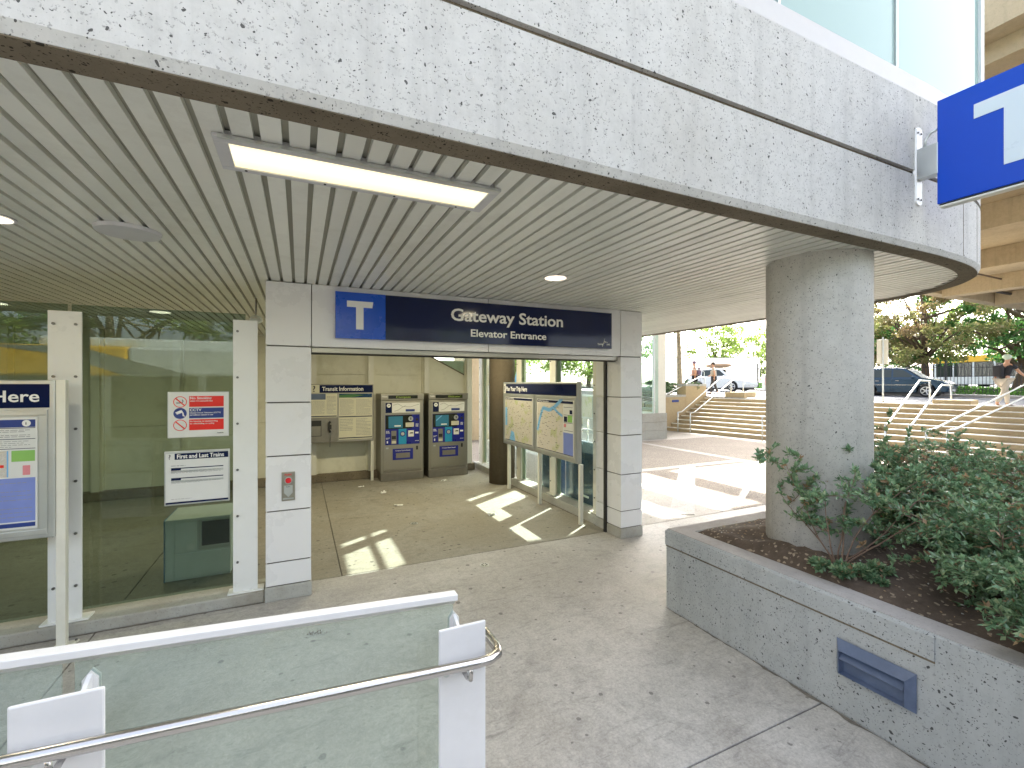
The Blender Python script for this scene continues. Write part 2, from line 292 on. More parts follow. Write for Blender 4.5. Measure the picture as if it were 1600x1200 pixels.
# ------------------------------------------------------------------ mesh helpers
W = {}
def link(o, parent=None):
    C.objects.link(o)
    if parent is not None: o.parent = parent; W[o] = W.get(parent, Matrix.Identity(4))
    else: W[o] = Matrix.Identity(4)
    return o
def tag(o, label=None, cat=None, group=None, kind=None):
    if label: o['label'] = label
    if cat: o['category'] = cat
    if group: o['group'] = group
    if kind: o['kind'] = kind
    return o
def thing(name, label, cat, loc=(0, 0, 0), rz=0., group=None, s=E):
    o = bpy.data.objects.new(name, None); C.objects.link(o)
    o.empty_display_size = .2
    o.location = tuple(c*s for c in loc); o.rotation_euler = (0, 0, rz)
    W[o] = Matrix.Translation(o.location) @ Matrix.Rotation(rz, 4, 'Z')
    return tag(o, label, cat, group)
class MB:
    def __init__(self, s=E, local=False):
        self.v = []; self.f = []; self.s = s; self.local = local; self.M = None
    def pt(self, p):
        q = Vector(p)
        if self.M is not None: q = self.M @ q
        self.v.append(q*self.s); return len(self.v)-1
    def box(self, x0, x1, y0, y1, z0, z1):
        i = [self.pt((x, y, z)) for z in (z0, z1) for x, y in ((x0, y0), (x1, y0), (x1, y1), (x0, y1))]
        for q in ((3, 2, 1, 0), (4, 5, 6, 7), (0, 1, 5, 4), (1, 2, 6, 5), (2, 3, 7, 6), (3, 0, 4, 7)): self.f.append([i[k] for k in q])
        return self
    def poly(self, pts): self.f.append([self.pt(p) for p in pts]); return self
    def prism(self, pts, axis, a, b):
        """pts 2D; extruded along axis from a to b"""
        def mk(p, t):
            return {'x': (t, p[0], p[1]), 'y': (p[0], t, p[1]), 'z': (p[0], p[1], t)}[axis]
        A = [self.pt(mk(p, a)) for p in pts]; B = [self.pt(mk(p, b)) for p in pts]; n = len(pts)
        self.f.append(A[::-1]); self.f.append(B)
        for k in range(n): self.f.append([A[k], A[(k+1) % n], B[(k+1) % n], B[k]])
        return self
    def tube(self, path, r, n=10, cap=True):
        P = [Vector(p) for p in path]; rs = r if isinstance(r, (list, tuple)) else [r]*len(P)
        rings = []; up = None
        for k, p in enumerate(P):
            d = (P[min(k+1, len(P)-1)]-P[max(k-1, 0)]).normalized()
            if up is None:
                up = Vector((0, 0, 1)) if abs(d.z) < .9 else Vector((1, 0, 0))
            a = d.cross(up).normalized(); b = a.cross(d).normalized(); up = b
            rings.append([self.pt(p+(a*math.cos(2*PI*j/n)+b*math.sin(2*PI*j/n))*rs[k]) for j in range(n)])
        for k in range(len(P)-1):
            for j in range(n): self.f.append([rings[k][j], rings[k][(j+1) % n], rings[k+1][(j+1) % n], rings[k+1][j]])
        if cap: self.f.append(rings[0][::-1]); self.f.append(rings[-1])
        return self
    def disc(self, c, r, h, n=24, axis='z'):
        c = Vector(c); d = {'x': Vector((h, 0, 0)), 'y': Vector((0, h, 0)), 'z': Vector((0, 0, h))}[axis]
        return self.tube([c, c+d], r, n)
    def ellipsoid(self, c, r, nu=16, nv=10):
        c = Vector(c); R = []
        for j in range(nv+1):
            th = PI*j/nv
            R.append([self.pt(c+Vector((r[0]*math.sin(th)*math.cos(2*PI*i/nu), r[1]*math.sin(th)*math.sin(2*PI*i/nu), r[2]*math.cos(th)))) for i in range(nu)])
        for j in range(nv):
            for i in range(nu): self.f.append([R[j][i], R[j+1][i], R[j+1][(i+1) % nu], R[j][(i+1) % nu]])
        return self
    def build(self, name, mat, parent=None, bevel=0., smooth=False, seg=2, label=None):
        vs_ = self.v
        if parent is not None and not self.local:
            inv = W[parent].inverted(); vs_ = [inv @ v for v in vs_]
        me = bpy.data.meshes.new(name); me.from_pydata([tuple(v) for v in vs_], [], self.f); me.update()
        bm = bmesh.new(); bm.from_mesh(me); bmesh.ops.recalc_face_normals(bm, faces=bm.faces); bm.to_mesh(me); bm.free()
        me.materials.append(mat)
        o = bpy.data.objects.new(name, me); link(o, parent)
        if smooth: me.shade_smooth() if hasattr(me, 'shade_smooth') else None
        if bevel:
            b = o.modifiers.new('bevel', 'BEVEL'); b.width = bevel; b.segments = seg; b.limit_method = 'ANGLE'; b.angle_limit = math.radians(40)
        if label: o['label'] = label
        return o
def raw(name, verts, faces, mat, parent=None, smooth=False):
    me = bpy.data.meshes.new(name); me.from_pydata(verts, [], faces); me.update(); me.materials.append(mat)
    if smooth: me.shade_smooth()
    o = bpy.data.objects.new(name, me); link(o, parent); return o
def text(name, s, size, mat, parent, loc, thick=.0015, bold=0., width=None, rot=None, align='LEFT'):
    """lettering in the x-z plane of the parent, facing -y; loc and size in metres, local"""
    cu = bpy.data.curves.new(name, 'FONT'); cu.body = s; cu.size = size; cu.extrude = thick; cu.offset = bold*.7; cu.align_x = align; cu.resolution_u = 3
    to = bpy.data.objects.new(name+'_tmp', cu); C.objects.link(to)
    dg = bpy.context.evaluated_depsgraph_get(); me = bpy.data.meshes.new_from_object(to.evaluated_get(dg))
    C.objects.unlink(to); bpy.data.objects.remove(to)
    xs = [v.co.x for v in me.vertices]; sx = 1.
    if width and xs: sx = width/(max(xs)-min(xs)); 
    x0 = min(xs) if align == 'LEFT' and width else 0
    R = Matrix.Translation(Vector(loc)) @ (rot or Matrix.Identity(4)) @ Matrix.Rotation(PI/2, 4, 'X')
    for v in me.vertices: v.co = R @ Vector(((v.co.x-x0)*sx, v.co.y, v.co.z))
    me.name = name; me.materials.clear(); me.materials.append(mat)
    o = bpy.data.objects.new(name, me); link(o, parent); return o
def dup(root, loc=None, rz=None, label=None):
    r = root.copy(); C.objects.link(r)
    if loc is not None: r.location = loc
    if rz is not None: r.rotation_euler = (0, 0, rz)
    if label: r['label'] = label
    for ch in list(root.children):
        c = ch.copy(); C.objects.link(c); c.parent = r
        for g in ch.children:
            d = g.copy(); C.objects.link(d); d.parent = c
    return r
def lines(mb, x0, x1, z0, z1, n, y, seed=0, h=.35, words=True):
    """rows of small printed words"""
    r = random.Random(seed); dz = (z1-z0)/n
    for k in range(n):
        z = z1-(k+.5)*dz; x = x0; end = x0+(x1-x0)*(r.uniform(.55, 1) if r.random() < .4 else 1)
        while x < end-.004:
            wd = min(r.uniform(.012, .04), end-x); mb.poly([(x, y, z-dz*h/2), (x+wd, y, z-dz*h/2), (x+wd, y, z+dz*h/2), (x, y, z+dz*h/2)]); x += wd+.006
# ------------------------------------------------------------------ ground, plaza slabs, street
def struct(o, label=None):
    o['kind'] = 'structure'
    if label: o['label'] = label
    return o
FA = math.radians(9.6); SD = (-math.sin(FA), math.cos(FA)); ND = (math.cos(FA), math.sin(FA))
def SN(s, n): return (s*SD[0]+n*ND[0], s*SD[1]+n*ND[1])
def zst(s): return .68+.02*(max(-30, min(s, 12))-4.3)
struct(MB().box(-300, 300, -300, 300, -.6, -.077).build('ground', M['asphalt']))
base = struct(MB().box(-14, 14, -.9, 9, -.074, -.006).build('plaza_floor', M['cladj']))
g = .0022
def slab(u0, u1, v0, v1, m):
    b = MB(); b.box(u0+g, u1-g, v0+g, v1-g, -.03, 0)
    return b.build('floor_slab', m, base, bevel=.004, seg=1)
ub = [-14, -10, -6, -4.4, -3.5, -2.6, -1.67, -.745, 3.3, 5.2]
vb = [-.9, .10, .88, 2.52]
for i in range(len(ub)-1):
    for j in range(3): slab(ub[i], ub[i+1], vb[j], vb[j+1], M['floor'])
lb = [-6, -4.4, -3.5, -2.6, -1.67, -.735, .2, 1.95]
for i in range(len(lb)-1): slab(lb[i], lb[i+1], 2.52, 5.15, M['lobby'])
for u0, u1, v0, v1, m in ((1.95, 3.0, 2.52, 3.6, 'band'), (3.0, 3.14, 2.52, 9, 'band'), (3.14, 5.2, 2.52, 4.05, 'agg'), (1.95, 3.0, 3.6, 5.15, 'agg'), (3.14, 5.2, 4.05, 4.2, 'band'),
    (3.14, 5.2, 4.2, 6.6, 'agg'), (5.2, 5.34, -.9, 9, 'band'), (5.34, 14, -.9, 2.4, 'agg'), (5.34, 14, 2.4, 2.55, 'band'), (5.34, 14, 2.55, 6.2, 'agg'), (5.34, 14, 6.2, 9, 'band'), (3.14, 5.2, 6.6, 9, 'band'), (-6, 3.0, 5.15, 9, 'agg')):
    slab(u0, u1, v0, v1, M[m])
# diagonal pale band in the paving beyond the planter
b = MB(); b.prism([(2.56, 2.64), (2.74, 2.56), (4.35, 4.05), (4.18, 4.13)], 'z', -.002, .004); struct(b.build('paving_band', M['walk']))
b = MB(); b.prism([(3.2, 2.6), (3.3, 2.6), (5.15, 3.7), (5.15, 3.82)], 'z', -.002, .003); struct(b.build('paving_band', M['band']))
# grid of the raised street, sloping gently along its length
def street(name, n0, n1, z0, z1, mat, s0=-40, s1=60, th=.0):
    V = []; Fc = []; ss = [s0, -20, -8, -4, 0, 2, 4, 6, 8, 10, 12, 16, 30, s1]
    for s in ss:
        for n, dz in ((n0, z0), (n1, z1)):
            u, v = SN(s, n); V.append((u*E, v*E, (zst(s)+dz)*E))
    for k in range(len(ss)-1): Fc.append((2*k, 2*k+1, 2*k+3, 2*k+2))
    o = raw(name, V, Fc, mat)
    so_ = o.modifiers.new('thickness', 'SOLIDIFY'); so_.thickness = th or .3; so_.offset = -1
    return struct(o)
street('near_pavement', 9.80, 11.2, 0, -.002, M['walk'])
street('road', 11.2, 18, -.06, -.04, M['asphalt'])
street('kerb', 11.16, 11.26, .0, .0, M['band'], th=.25)
street('kerb', 17.95, 18.05, .03, .03, M['band'], th=.25)
street('far_pavement', 18.05, 19, .028, .03, M['walk'])
street('grass_bank', 19, 22, .02, .22, M['soil'])
street('bus_yard', 22, 80, .20, .3, M['asphalt'])

# ------------------------------------------------------------------ the canopy
OUT = [(-7, .845), (-3, .845), (0, .845), (1.2, .845), (1.9, .845), (2.15, .847), (2.36, .86), (2.52, .885), (2.66, .93), (2.78, 1.005), (2.88, 1.1), (2.96, 1.22), (3.01, 1.35), (3.05, 1.5), (3.085, 1.75), (3.105, 2.05), (3.12, 2.5), (3.122, 3.0), (3.125, 3.66)]
def smooth_path(P, k=4):
    out = []
    for i in range(len(P)-1):
        p0, p1, p2, p3 = P[max(i-1, 0)], P[i], P[i+1], P[min(i+2, len(P)-1)]
        kk = k if abs(p1[0]-p2[0])+abs(p1[1]-p2[1]) < .6 else 1
        for j in range(kk):
            t = j/kk
            if kk == 1: out.append(p1); continue
            out.append(tuple(.5*((2*b_)+(-a_+c_)*t+(2*a_-5*b_+4*c_-d_)*t*t+(-a_+3*b_-3*c_+d_)*t**3) for a_, b_, c_, d_ in zip(p0, p1, p2, p3)))
    out.append(P[-1]); return out
OP = smooth_path(OUT)
def normals(P):
    N = []
    for i in range(len(P)):
        a = Vector(P[max(i-1, 0)]); b_ = Vector(P[min(i+1, len(P)-1)]); d = (b_-a).normalized(); N.append(Vector((-d.y, d.x)))
    return N
ON = normals(OP)
def sweep(prof, mb, i0=0, i1=None):
    P = OP[i0:i1]; N = ON[i0:i1]; R = []
    for p, n in zip(P, N):
        R.append([mb.pt((p[0]+n.x*d, p[1]+n.y*d, z)) for d, z in prof])
    k = len(prof)
    for a in range(len(R)-1):
        for j in range(k): mb.f.append([R[a][j], R[a][(j+1) % k], R[a+1][(j+1) % k], R[a+1][j]])
    mb.f.append(R[0][::-1]); mb.f.append(R[-1]); return mb
can = thing('station_canopy', 'deep pitted concrete canopy edge with rounded corner over slatted metal soffit', 'canopy', (0, .9, 1.47))
ZC = 1.477
sweep([(-.008, 1.491), (.0, 1.4725), (.060, 1.4725), (.060, 1.727), (-.008, 1.727)], MB()).build('fascia', M['fascia'], can)
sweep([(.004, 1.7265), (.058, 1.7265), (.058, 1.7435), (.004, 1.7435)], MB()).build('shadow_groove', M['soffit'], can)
sweep([(-.008, 1.743), (.060, 1.743), (.060, 2.008), (-.008, 2.008)], MB()).build('fascia', M['fascia'], can)
sweep([(.002, 1.4725-.0012), (.0615, 1.4725-.0012), (.0615, 1.4722+.004), (.024, 1.4722+.004), (.022, 1.4715)], MB()).build('soffit_edge', M['soffit'], can) if False else None
sweep([(.0012, 1.4706), (.0605, 1.4706), (.0605, 1.474), (.0012, 1.474)], MB()).build('soffit_edge', M['soffit'], can)
ic = next(i for i, p in enumerate(OP) if p[0] > 2.6)
sweep([(.006, 2.012), (.07, 2.012), (.07, 2.086), (.006, 2.086)], MB(), 0, ic+6).build('coping', M['coping'], can)
# thin form joints in the concrete near the corner
def inner_v(u, off):
    """v where the band's inner edge (offset off) meets this u"""
    best = None
    for p, n in zip(OP, ON):
        x, y = p[0]+n.x*off, p[1]+n.y*off
        if best is None or abs(x-u) < best[0]:
            if x <= 3.2: best = (abs(x-u), y)
    return best[1]
mod = .0497; k0 = -.366; sl0 = None
bm_rows = []
i = -112
while True:
    u0 = k0+i*mod-mod; u1 = u0+mod*.74
    i += 1
    if u0 < -5.9: continue
    if u1 > 3.064: break
    v0 = inner_v((u0+u1)/2, .0625) if u1 > 2.0 else .9075
    v1 = 5.15 if u1 < 1.95 else 3.66
    segs = [v0]
    r = random.Random(i); 
    j = 2.6+r.choice((0, .9, 1.8))
    for a, b_ in (((v0, j-.001), (j+.001, v1)) if v1-v0 > 2.5 else ((v0, v1),)):
        mb = MB(); dzz = r.uniform(-.0006, .0006)
        # folded pan: flat face with upturned sides
        mb.prism([(u0, ZC+dzz), (u1, ZC+dzz), (u1, ZC+.0125), (u1-.0012, ZC+.0125), (u1-.0012, ZC+.0012+dzz), (u0+.0012, ZC+.0012+dzz), (u0+.0012, ZC+.0125), (u0, ZC+.0125)], 'y', a, b_)
        # prism on y maps (p0,t,p1)
        mb.build('slat', M['slat'], can)
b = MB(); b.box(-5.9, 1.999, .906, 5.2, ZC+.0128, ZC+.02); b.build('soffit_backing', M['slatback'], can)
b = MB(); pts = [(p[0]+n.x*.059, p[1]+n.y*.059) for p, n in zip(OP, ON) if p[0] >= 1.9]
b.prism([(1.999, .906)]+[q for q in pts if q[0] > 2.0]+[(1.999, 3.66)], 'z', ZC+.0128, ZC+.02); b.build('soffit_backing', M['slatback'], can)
# roof slab above
b = MB(); b.prism([(-7, .90)]+[(p[0]+n.x*.057, p[1]+n.y*.057) for p, n in zip(OP, ON) if p[0] >= 1.9]+[(2.06, 3.66), (2.06, 5.3), (-7, 5.3)], 'z', 1.52, 1.60); b.build('roof', M['guide'], can)

MB().box(1.962, 3.10, 4.42, 5.3, 1.505, 1.58).build('sun_block_slab', M['guide'], can)  # added slab that blocks an unwanted sun patch in the lobby
# glazed upper storey behind the coping
up = thing('upper_gallery', 'pale green glazed gallery above the concrete canopy edge', 'building', (-1, .95, 2.05))
MB().box(-7, 2.50, .98, 3.6, 1.605, 2.05).build('wall', M['farwhite'], up)
MB().box(-7, 2.50, 1.9, 3.6, 2.051, 3.4).build('wall', M['farwhite'], up)
MB().box(-7, 1.95, 3.602, 5.2, 1.605, 3.4).build('wall', M['farwhite'], up)
MB().box(-7, 2.62, .87, 3.65, 3.401, 3.5).build('roof', M['guide'], up)
xs = [-5.65, -5.02, -4.39, -3.76, -3.13, -2.50, -1.87, -1.24, -.61, .02, .65, 1.28, 1.915, 2.545]
for a, b_ in zip(xs, xs[1:]):
    MB().box(a+.006, b_-.006, .885, .892, 2.087, 3.398).build('pane', M['glassf'], up)
for a in xs[1:-1]: MB().box(a-.005, a+.005, .878, .90, 2.087, 3.399).build('mullion', M['alu'], up)
MB().box(2.54, 2.565, .875, .92, 2.087, 3.399).build('mullion', M['bluepaint'] if False else M['kiosk'], up)
MB().box(2.545, 2.553, .93, 1.9, 2.087, 3.398).build('pane', M['glassf'], up)

# elevated guideway to the right and beyond
gw = thing('elevated_guideway', 'sunlit ochre concrete guideway passing high overhead at the right', 'bridge', (6, 2.5, 0))
MB().box(3.9, 16, 1.0, 4.72, 3.0, 3.12).build('deck', M['guide'], gw)
MB().box(3.9, 16, 4.55, 4.74, 2.78, 3.002).build('edge_beam', M['guide'], gw, bevel=.01)
MB().box(3.75, 3.95, .9, 4.8, 3.121, 4.6).build('parapet', M['guide'], gw)
MB().box(4.0, 16, .86, 1.02, 2.9, 4.4).build('parapet', M['guide'], gw)
for k in range(5):
    x = 4.6+k*2.3; MB().box(x, x+.28, 1.03, 4.54, 2.72, 2.999).build('cross_beam', M['guide'], gw, bevel=.01)
MB().box(12.6, 13.3, 2.2, 3.0, -.05, 2.995).build('pier', M['guide'], gw) if False else None
MB().tube([(3.98, 4.3, 2.93), (16, 4.3, 2.93)], .03, 8).build('pipe', M['iron'], gw)
MB().tube([(3.98, 3.7, 2.9), (16, 3.7, 2.9)], .015, 8).build('pipe', M['bark'], gw)
MB().box(8.0, 8.9, -2.2, -1.4, -.07, 2.9).build('pier', M['guide'], gw)
MB().box(3.9, 16, -2.4, .855, 2.95, 3.12).build('deck', M['guide'], gw) if False else None
MB().box(5.95, 6.07, 4.75, 6.69, 3.02, 3.2).build('shade_beam', M['guide'], gw)  # three unseen beams added to cast striped shade on the plaza
MB().box(6.5, 6.62, 4.75, 6.69, 3.02, 3.2).build('shade_beam', M['guide'], gw)
MB().box(7.35, 7.47, 4.75, 6.69, 3.02, 3.2).build('shade_beam', M['guide'], gw)
g2 = thing('station_platform', 'second raised concrete platform deck behind the canopy', 'bridge', (4, 8, 0))
MB().box(2.2, 11, 6.7, 10.5, 3.2, 3.5).build('deck', M['guide'], g2)
MB().box(2.6, 3.1, 7.6, 8.1, -.05, 3.2).build('pier', M['guide'], g2)

# concrete columns
def round_column(name, label, u, v, r, z0, z1, m):
    b = MB(); n = 48; 
    b.tube([(u, v, z0), (u, v, z1-.012), (u, v, z1)], r, n)
    o = b.build(name, m, None); tag(o, label, 'column')
    for p in o.data.polygons: p.use_smooth = abs(p.normal.z) < .5
    return o
round_column('concrete_column', 'thick round pitted concrete column rising from the planter soil', 1.8295, 1.1025, .1747, -.07, 1.489, M['column'])
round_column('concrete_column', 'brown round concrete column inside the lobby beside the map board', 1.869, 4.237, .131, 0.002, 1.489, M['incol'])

# ------------------------------------------------------------------ the entrance portal
pt = thing('entrance_portal', 'white panelled entrance frame around the open elevator lobby', 'doorway', (.95, 2.36, 0))
JZ = [.066, .175, .412, .666, .914, 1.177]
def cladcol(u0, u1, v0, v1, faces):
    MB().box(u0+.006, u1-.006, v0+.006, v1-.006, .03, 1.4765).build('column_core', M['cladj'], pt)
    zz = JZ+[1.4765]
    for a, b_ in zip(zz, zz[1:]):
        MB().box(u0, u1, v0, v1, a+.003, b_-.003).build('cladding_panel', M['clad'], pt, bevel=.003)
    MB().box(u0-.004, u1+.003, v0-.006, v1, -.001, .064).build('plinth', M['curb'], pt, bevel=.01)
cladcol(-.1405, .050, 2.36, 2.50, 0)
cladcol(1.879, 2.053, 2.36, 2.505, 0)
for a, b_ in ((.0535, .957), (.961, 1.8755)):
    MB().box(a, b_, 2.362, 2.44, 1.179, 1.4755).build('header_panel', M['clad'], pt, bevel=.003)
MB().box(.052, 1.877, 2.37, 2.43, 1.183, 1.474).build('header_core', M['cladj'], pt)
MB().box(.052, 1.877, 2.39, 2.50, 1.152, 1.1775).build('door_track', M['brushed'], pt, bevel=.004)
MB().box(.052, 1.877, 2.41, 2.47, 1.147, 1.1525).build('door_guide', M['black'], pt)
MB().box(1.868, 1.91, 2.507, 2.53, .0, 1.1765).build('door_guide', M['black'], pt)
MB().box(.028, .05, 2.502, 2.525, .0, 1.1765).build('door_guide', M['brushed'], pt)
zz = JZ+[1.4765]
for a, b_ in zip(zz, zz[1:]): MB().box(1.90, 1.955, 2.533, 2.66, a+.003, b_-.003).build('cladding_panel', M['clad'], pt, bevel=.002)
MB().box(1.896, 1.965, 2.532, 2.665, .0, .064).build('plinth', M['curb'], pt, bevel=.006)
MB().box(.04, 1.9, 2.50, 2.56, 1.17, 1.4765).build('inner_header', M['cream'], pt)

# station name sign
sg = thing('station_name_sign', 'long navy sign with blue T square reading Gateway Station Elevator Entrance', 'sign', (.156, 2.335, 1.222))
L = lambda: MB(local=True)
MB(local=True).box(.012, 1.632, .0012, .024, 0, .224).build('backing', M['creampost'], sg) if False else None
L().box(.2355, 1.632, 0, .022, 0, .2245).build('navy_face', M['navy'], sg, bevel=.002)
L().box(0, .2350, -.0015, .022, 0, .2245).build('blue_face', M['blue'], sg, bevel=.002)
L().prism([(.052, .183), (.052, .153), (.094, .153), (.094, .045), (.129, .045), (.129, .153), (.171, .153), (.175, .183)], 'y', -.0025, -.001).build('letter_t', M['white'], sg)
text('lettering', 'Gateway Station', .182, M['white'], sg, ((.732-.156)*E, -.004, (1.341-1.222)*E), bold=.0045, width=.695*E)
text('lettering', 'Elevator Entrance', .112, M['white'], sg, ((.844-.156)*E, -.004, (1.259-1.222)*E), bold=.0025, width=.469*E)
text('lettering', 'TRANS', .026, M['white'], sg, (1.522*E, -.004, .021*E), bold=.0012)
text('lettering', 'LINK', .026, M['white'], sg, (1.588*E, -.004, .021*E), bold=.0012)
m1 = MB(local=True)
for a, b_ in (((1.558, .012), (1.572, .046)), ((1.572, .046), (1.585, .036)), ((1.572, .046), (1.576, .062)), ((1.578, .044), (1.600, .036)), ((1.562, .03), (1.576, .036))):
    m1.tube([(a[0], -.0015, a[1]), (b_[0], -.0015, b_[1])], .0018, 6)
m1.build('logo_mark', M['white'], sg)

# ------------------------------------------------------------------ left glass screen
def bolt_at(parent, u, v, z, axis='y', r=.0052, d=-.006):
    b = MB(); c = (u, v, z)
    e = (u, v+d, z) if axis == 'y' else (u+d, v, z)
    b.tube([c, e], r, 10); o = b.build('bolt', M['bolt'], parent); return o
gs = thing('glass_screen_wall', 'green glass screen with white bolted posts left of the entrance', 'wall', (-1, 2.45, 0))
MB().box(-6, -.146, 2.368, 2.532, -.001, .050).build('concrete_kerb', M['curb'], gs, bevel=.012)
posts = [(-.9007, -.797, 0), (-.273, -.1754, 1), (-1.63, -1.53, 0), (-2.36, -2.26, 0), (-3.09, -2.99, 0), (-3.82, -3.72, 0)]
for a, b_, e_ in posts:
    p_ = MB().box(a, b_, 2.400, 2.408, .052, 1.292).build('post', M['whitepost'], gs, bevel=.002)
    MB().box(a+.03, a+.04, 2.408, 2.438, .052, 1.29).build('post_web', M['whitepost'], p_)
    MB().box(b_-.04, b_-.03, 2.408, 2.438, .052, 1.29).build('post_web', M['whitepost'], p_)
    MB().prism([(a-.02, .050), (b_+.025, .050), (b_+.025, .056), (a-.02, .056)], 'y', 2.385, 2.45).build('base_plate', M['whitepost'], p_)
    zs = [.190+.21*k for k in range(6)]
    for z in zs:
        bolt_at(p_, a+.018, 2.400, z)
        if not e_: bolt_at(p_, b_-.018, 2.400, z)
pr_ = sorted(p[:2] for p in posts)
for (a, b_), (c, d) in zip(pr_, pr_[1:]):
    MB().box(b_-.045, c+.045, 2.440, 2.446, .072, 1.325).build('glass_pane', M['glassg'], gs)
MB().box(-6, -3.775, 2.440, 2.446, .072, 1.325).build('glass_pane', M['glassg'], gs)

# ------------------------------------------------------------------ lobby back wall
bw = thing('lobby_back_wall', 'cream panelled back wall of the lobby with ribbed posts', 'wall', (0, 5.1, 0))
MB().box(-6, 1.86, 5.0, 5.2, 0, .075).build('concrete_kerb', M['soffit'], bw, bevel=.01)
bx = [.128-.57*k for k in range(11)][::-1]+[.69, 1.294, 1.797]
for a, b_ in zip(bx, bx[1:]):
    for z0, z1 in ((.0755, .62), (.623, 1.098), (1.101, 1.482)):
        if a > 1.2 and z1 > 1.0: continue
        MB().box(a+.012, b_-.012, 5.085, 5.10, z0, z1).build('panel', M['cream'], bw)
# last bay: panel cut by the sloping stair outside, glass above it
b = MB(); b.prism([(1.306, .623), (1.785, .623), (1.785, 1.09), (1.39, 1.29), (1.306, 1.33)], 'y', 5.085, 5.10); b.build('panel', M['cream'], bw)
b = MB(); b.prism([(1.785, 1.093), (1.785, 1.482), (1.306, 1.482), (1.306, 1.333), (1.39, 1.293)], 'y', 5.090, 5.096); b.build('pane', M['glassc'], bw)
MB().tube([(1.306, 5.08, 1.335), (1.39, 5.08, 1.293), (1.785, 5.08, 1.093)], .007, 6).build('sloping_rail', M['soffit'], bw)
for a in bx:
    p_ = MB().box(a-.028, a+.028, 5.02, 5.028, .076, 1.4815).build('post', M['creampost'], bw)
    MB().box(a-.012, a+.012, 5.028, 5.084, .076, 1.4815).build('post_web', M['cream'], p_)
    MB().box(a-.045, a+.045, 5.062, 5.0845, .076, 1.4810).build('post_flange', M['cream'], p_)
MB().box(-6, 1.86, 5.101, 5.12, .0, 1.27).build('wall_core', M['cream'], bw)
MB().box(-6, 1.29, 5.1005, 5.12, 1.271, 1.482).build('wall_core', M['cream'], bw)
lw = thing('lobby_end_wall', 'cream end wall closing the far left of the lobby', 'wall', (-5.95, 3.7, 0))
MB().box(-6, -5.9, 2.55, 5.0, 0, 1.4815).build('panel', M['cream'], lw)

# side glass wall of the lobby
sw = thing('lobby_side_glazing', 'glazed side wall of the lobby on a low concrete kerb beside the map board', 'wall', (1.98, 3.8, 0))
MB().box(1.905, 2.04, 2.67, 4.1, -.001, .062).build('concrete_kerb', M['curb'], sw, bevel=.008)
MB().box(1.905, 2.04, 4.38, 5.2, -.001, .062).build('concrete_kerb', M['curb'], sw, bevel=.008)
sv = [2.72, 3.36, 4.02, 5.06]
for v_ in sv:
    p_ = MB().box(1.952, 1.960, v_-.05, v_+.05, .062, 1.4815).build('post', M['creampost'], sw)
    MB().box(1.96, 2.0, v_-.006, v_+.006, .062, 1.4815).build('post_web', M['cream'], p_)
    MB().box(2.0, 2.008, v_-.05, v_+.05, .062, 1.4815).build('post_flange', M['creampost'], p_)
    MB().box(1.93, 2.03, v_-.07, v_+.07, .0625, .068).build('base_plate', M['creampost'], p_)
    for k in range(7): bolt_at(p_, 1.952, v_+.03, .17+.205*k, 'x'); 
for a, b_ in ((2.72, 3.36), (3.36, 4.02), (4.02, 5.06)):
    MB().box(1.985, 1.990, a+.02, b_-.02, .075, 1.4755).build('glass_pane', M['glassc'], sw)
# sign and red writing seen through the glazing, sloping blue strut outside
# ------------------------------------------------------------------ planter
pl = thing('concrete_planter', 'pitted grey concrete planter wall enclosing soil and the round column', 'planter', (1.55, .9, 0))
def plw(poly, z0, z1, m, nm): MB().prism(poly, 'z', z0, z1).build(nm, m, pl, bevel=.006)
MB().box(1.4865, 1.575, -1.6, 1.552, -.001, .352).build('wall', M['planter'], pl, bevel=.012)
MB().box(1.576, 4.2, 1.462, 1.551, -.001, .351).build('wall', M['planter'], pl, bevel=.012)
MB().box(4.2, 4.29, -1.6, 1.551, -.001, .351).build('wall', M['planter'], pl, bevel=.012)
# front face: a raised lip band above a painted shade strip, ending before the plain length
MB().box(1.4815, 1.487, .60, 1.553, .283, .3465).build('lip', M['planter'], pl, bevel=.004)
MB().box(1.4855, 1.4868, .60, 1.551, .2765, .2825).build('lip_shade', M['soffit'], pl)  # dark strip paints the shade of the fine recess under the lip
# top surface
b = MB(); b.box(1.492, 1.570, -1.59, 1.545, .3521, .3545); b.build('top_cap', M['plantertop'], pl)
b = MB(); b.box(1.5705, 4.19, 1.468, 1.545, .3515, .3538); b.build('top_cap', M['plantertop'], pl)
# soil mound
V = []; Fc = []; nx, ny = 60, 70
for j in range(ny+1):
    for i_ in range(nx+1):
        u = 1.572+(4.202-1.572)*(i_/nx)**1.3; v_ = -1.59+(1.466+1.59)*(1-(1-j/ny)**1.2)
        d = math.hypot(u-1.83, v_-1.10); edge = min(u-1.57, 1.468-v_, 1)
        z = .343+.06*math.exp(-(d/.35)**2)+min(edge, .25)*.09+.018*noise.noise(Vector((u*7, v_*7, 0)))+.008*noise.noise(Vector((u*25, v_*25, 3)))
        z = min(z, .3475+max(0, edge-.004)*.9)
        V.append((u*E, v_*E, z*E))
for j in range(ny):
    for i_ in range(nx): a = j*(nx+1)+i_; Fc.append((a, a+1, a+nx+2, a+nx+1))
def soil_z(u, v_):
    d = math.hypot(u-1.83, v_-1.10); edge = min(u-1.57, 1.468-v_, 1)
    return .343+.06*math.exp(-(d/.35)**2)+min(edge, .25)*.09
o = raw('soil', V, Fc, M['soil'], None, True); o['kind'] = 'structure'; W[o] = Matrix.Identity(4)
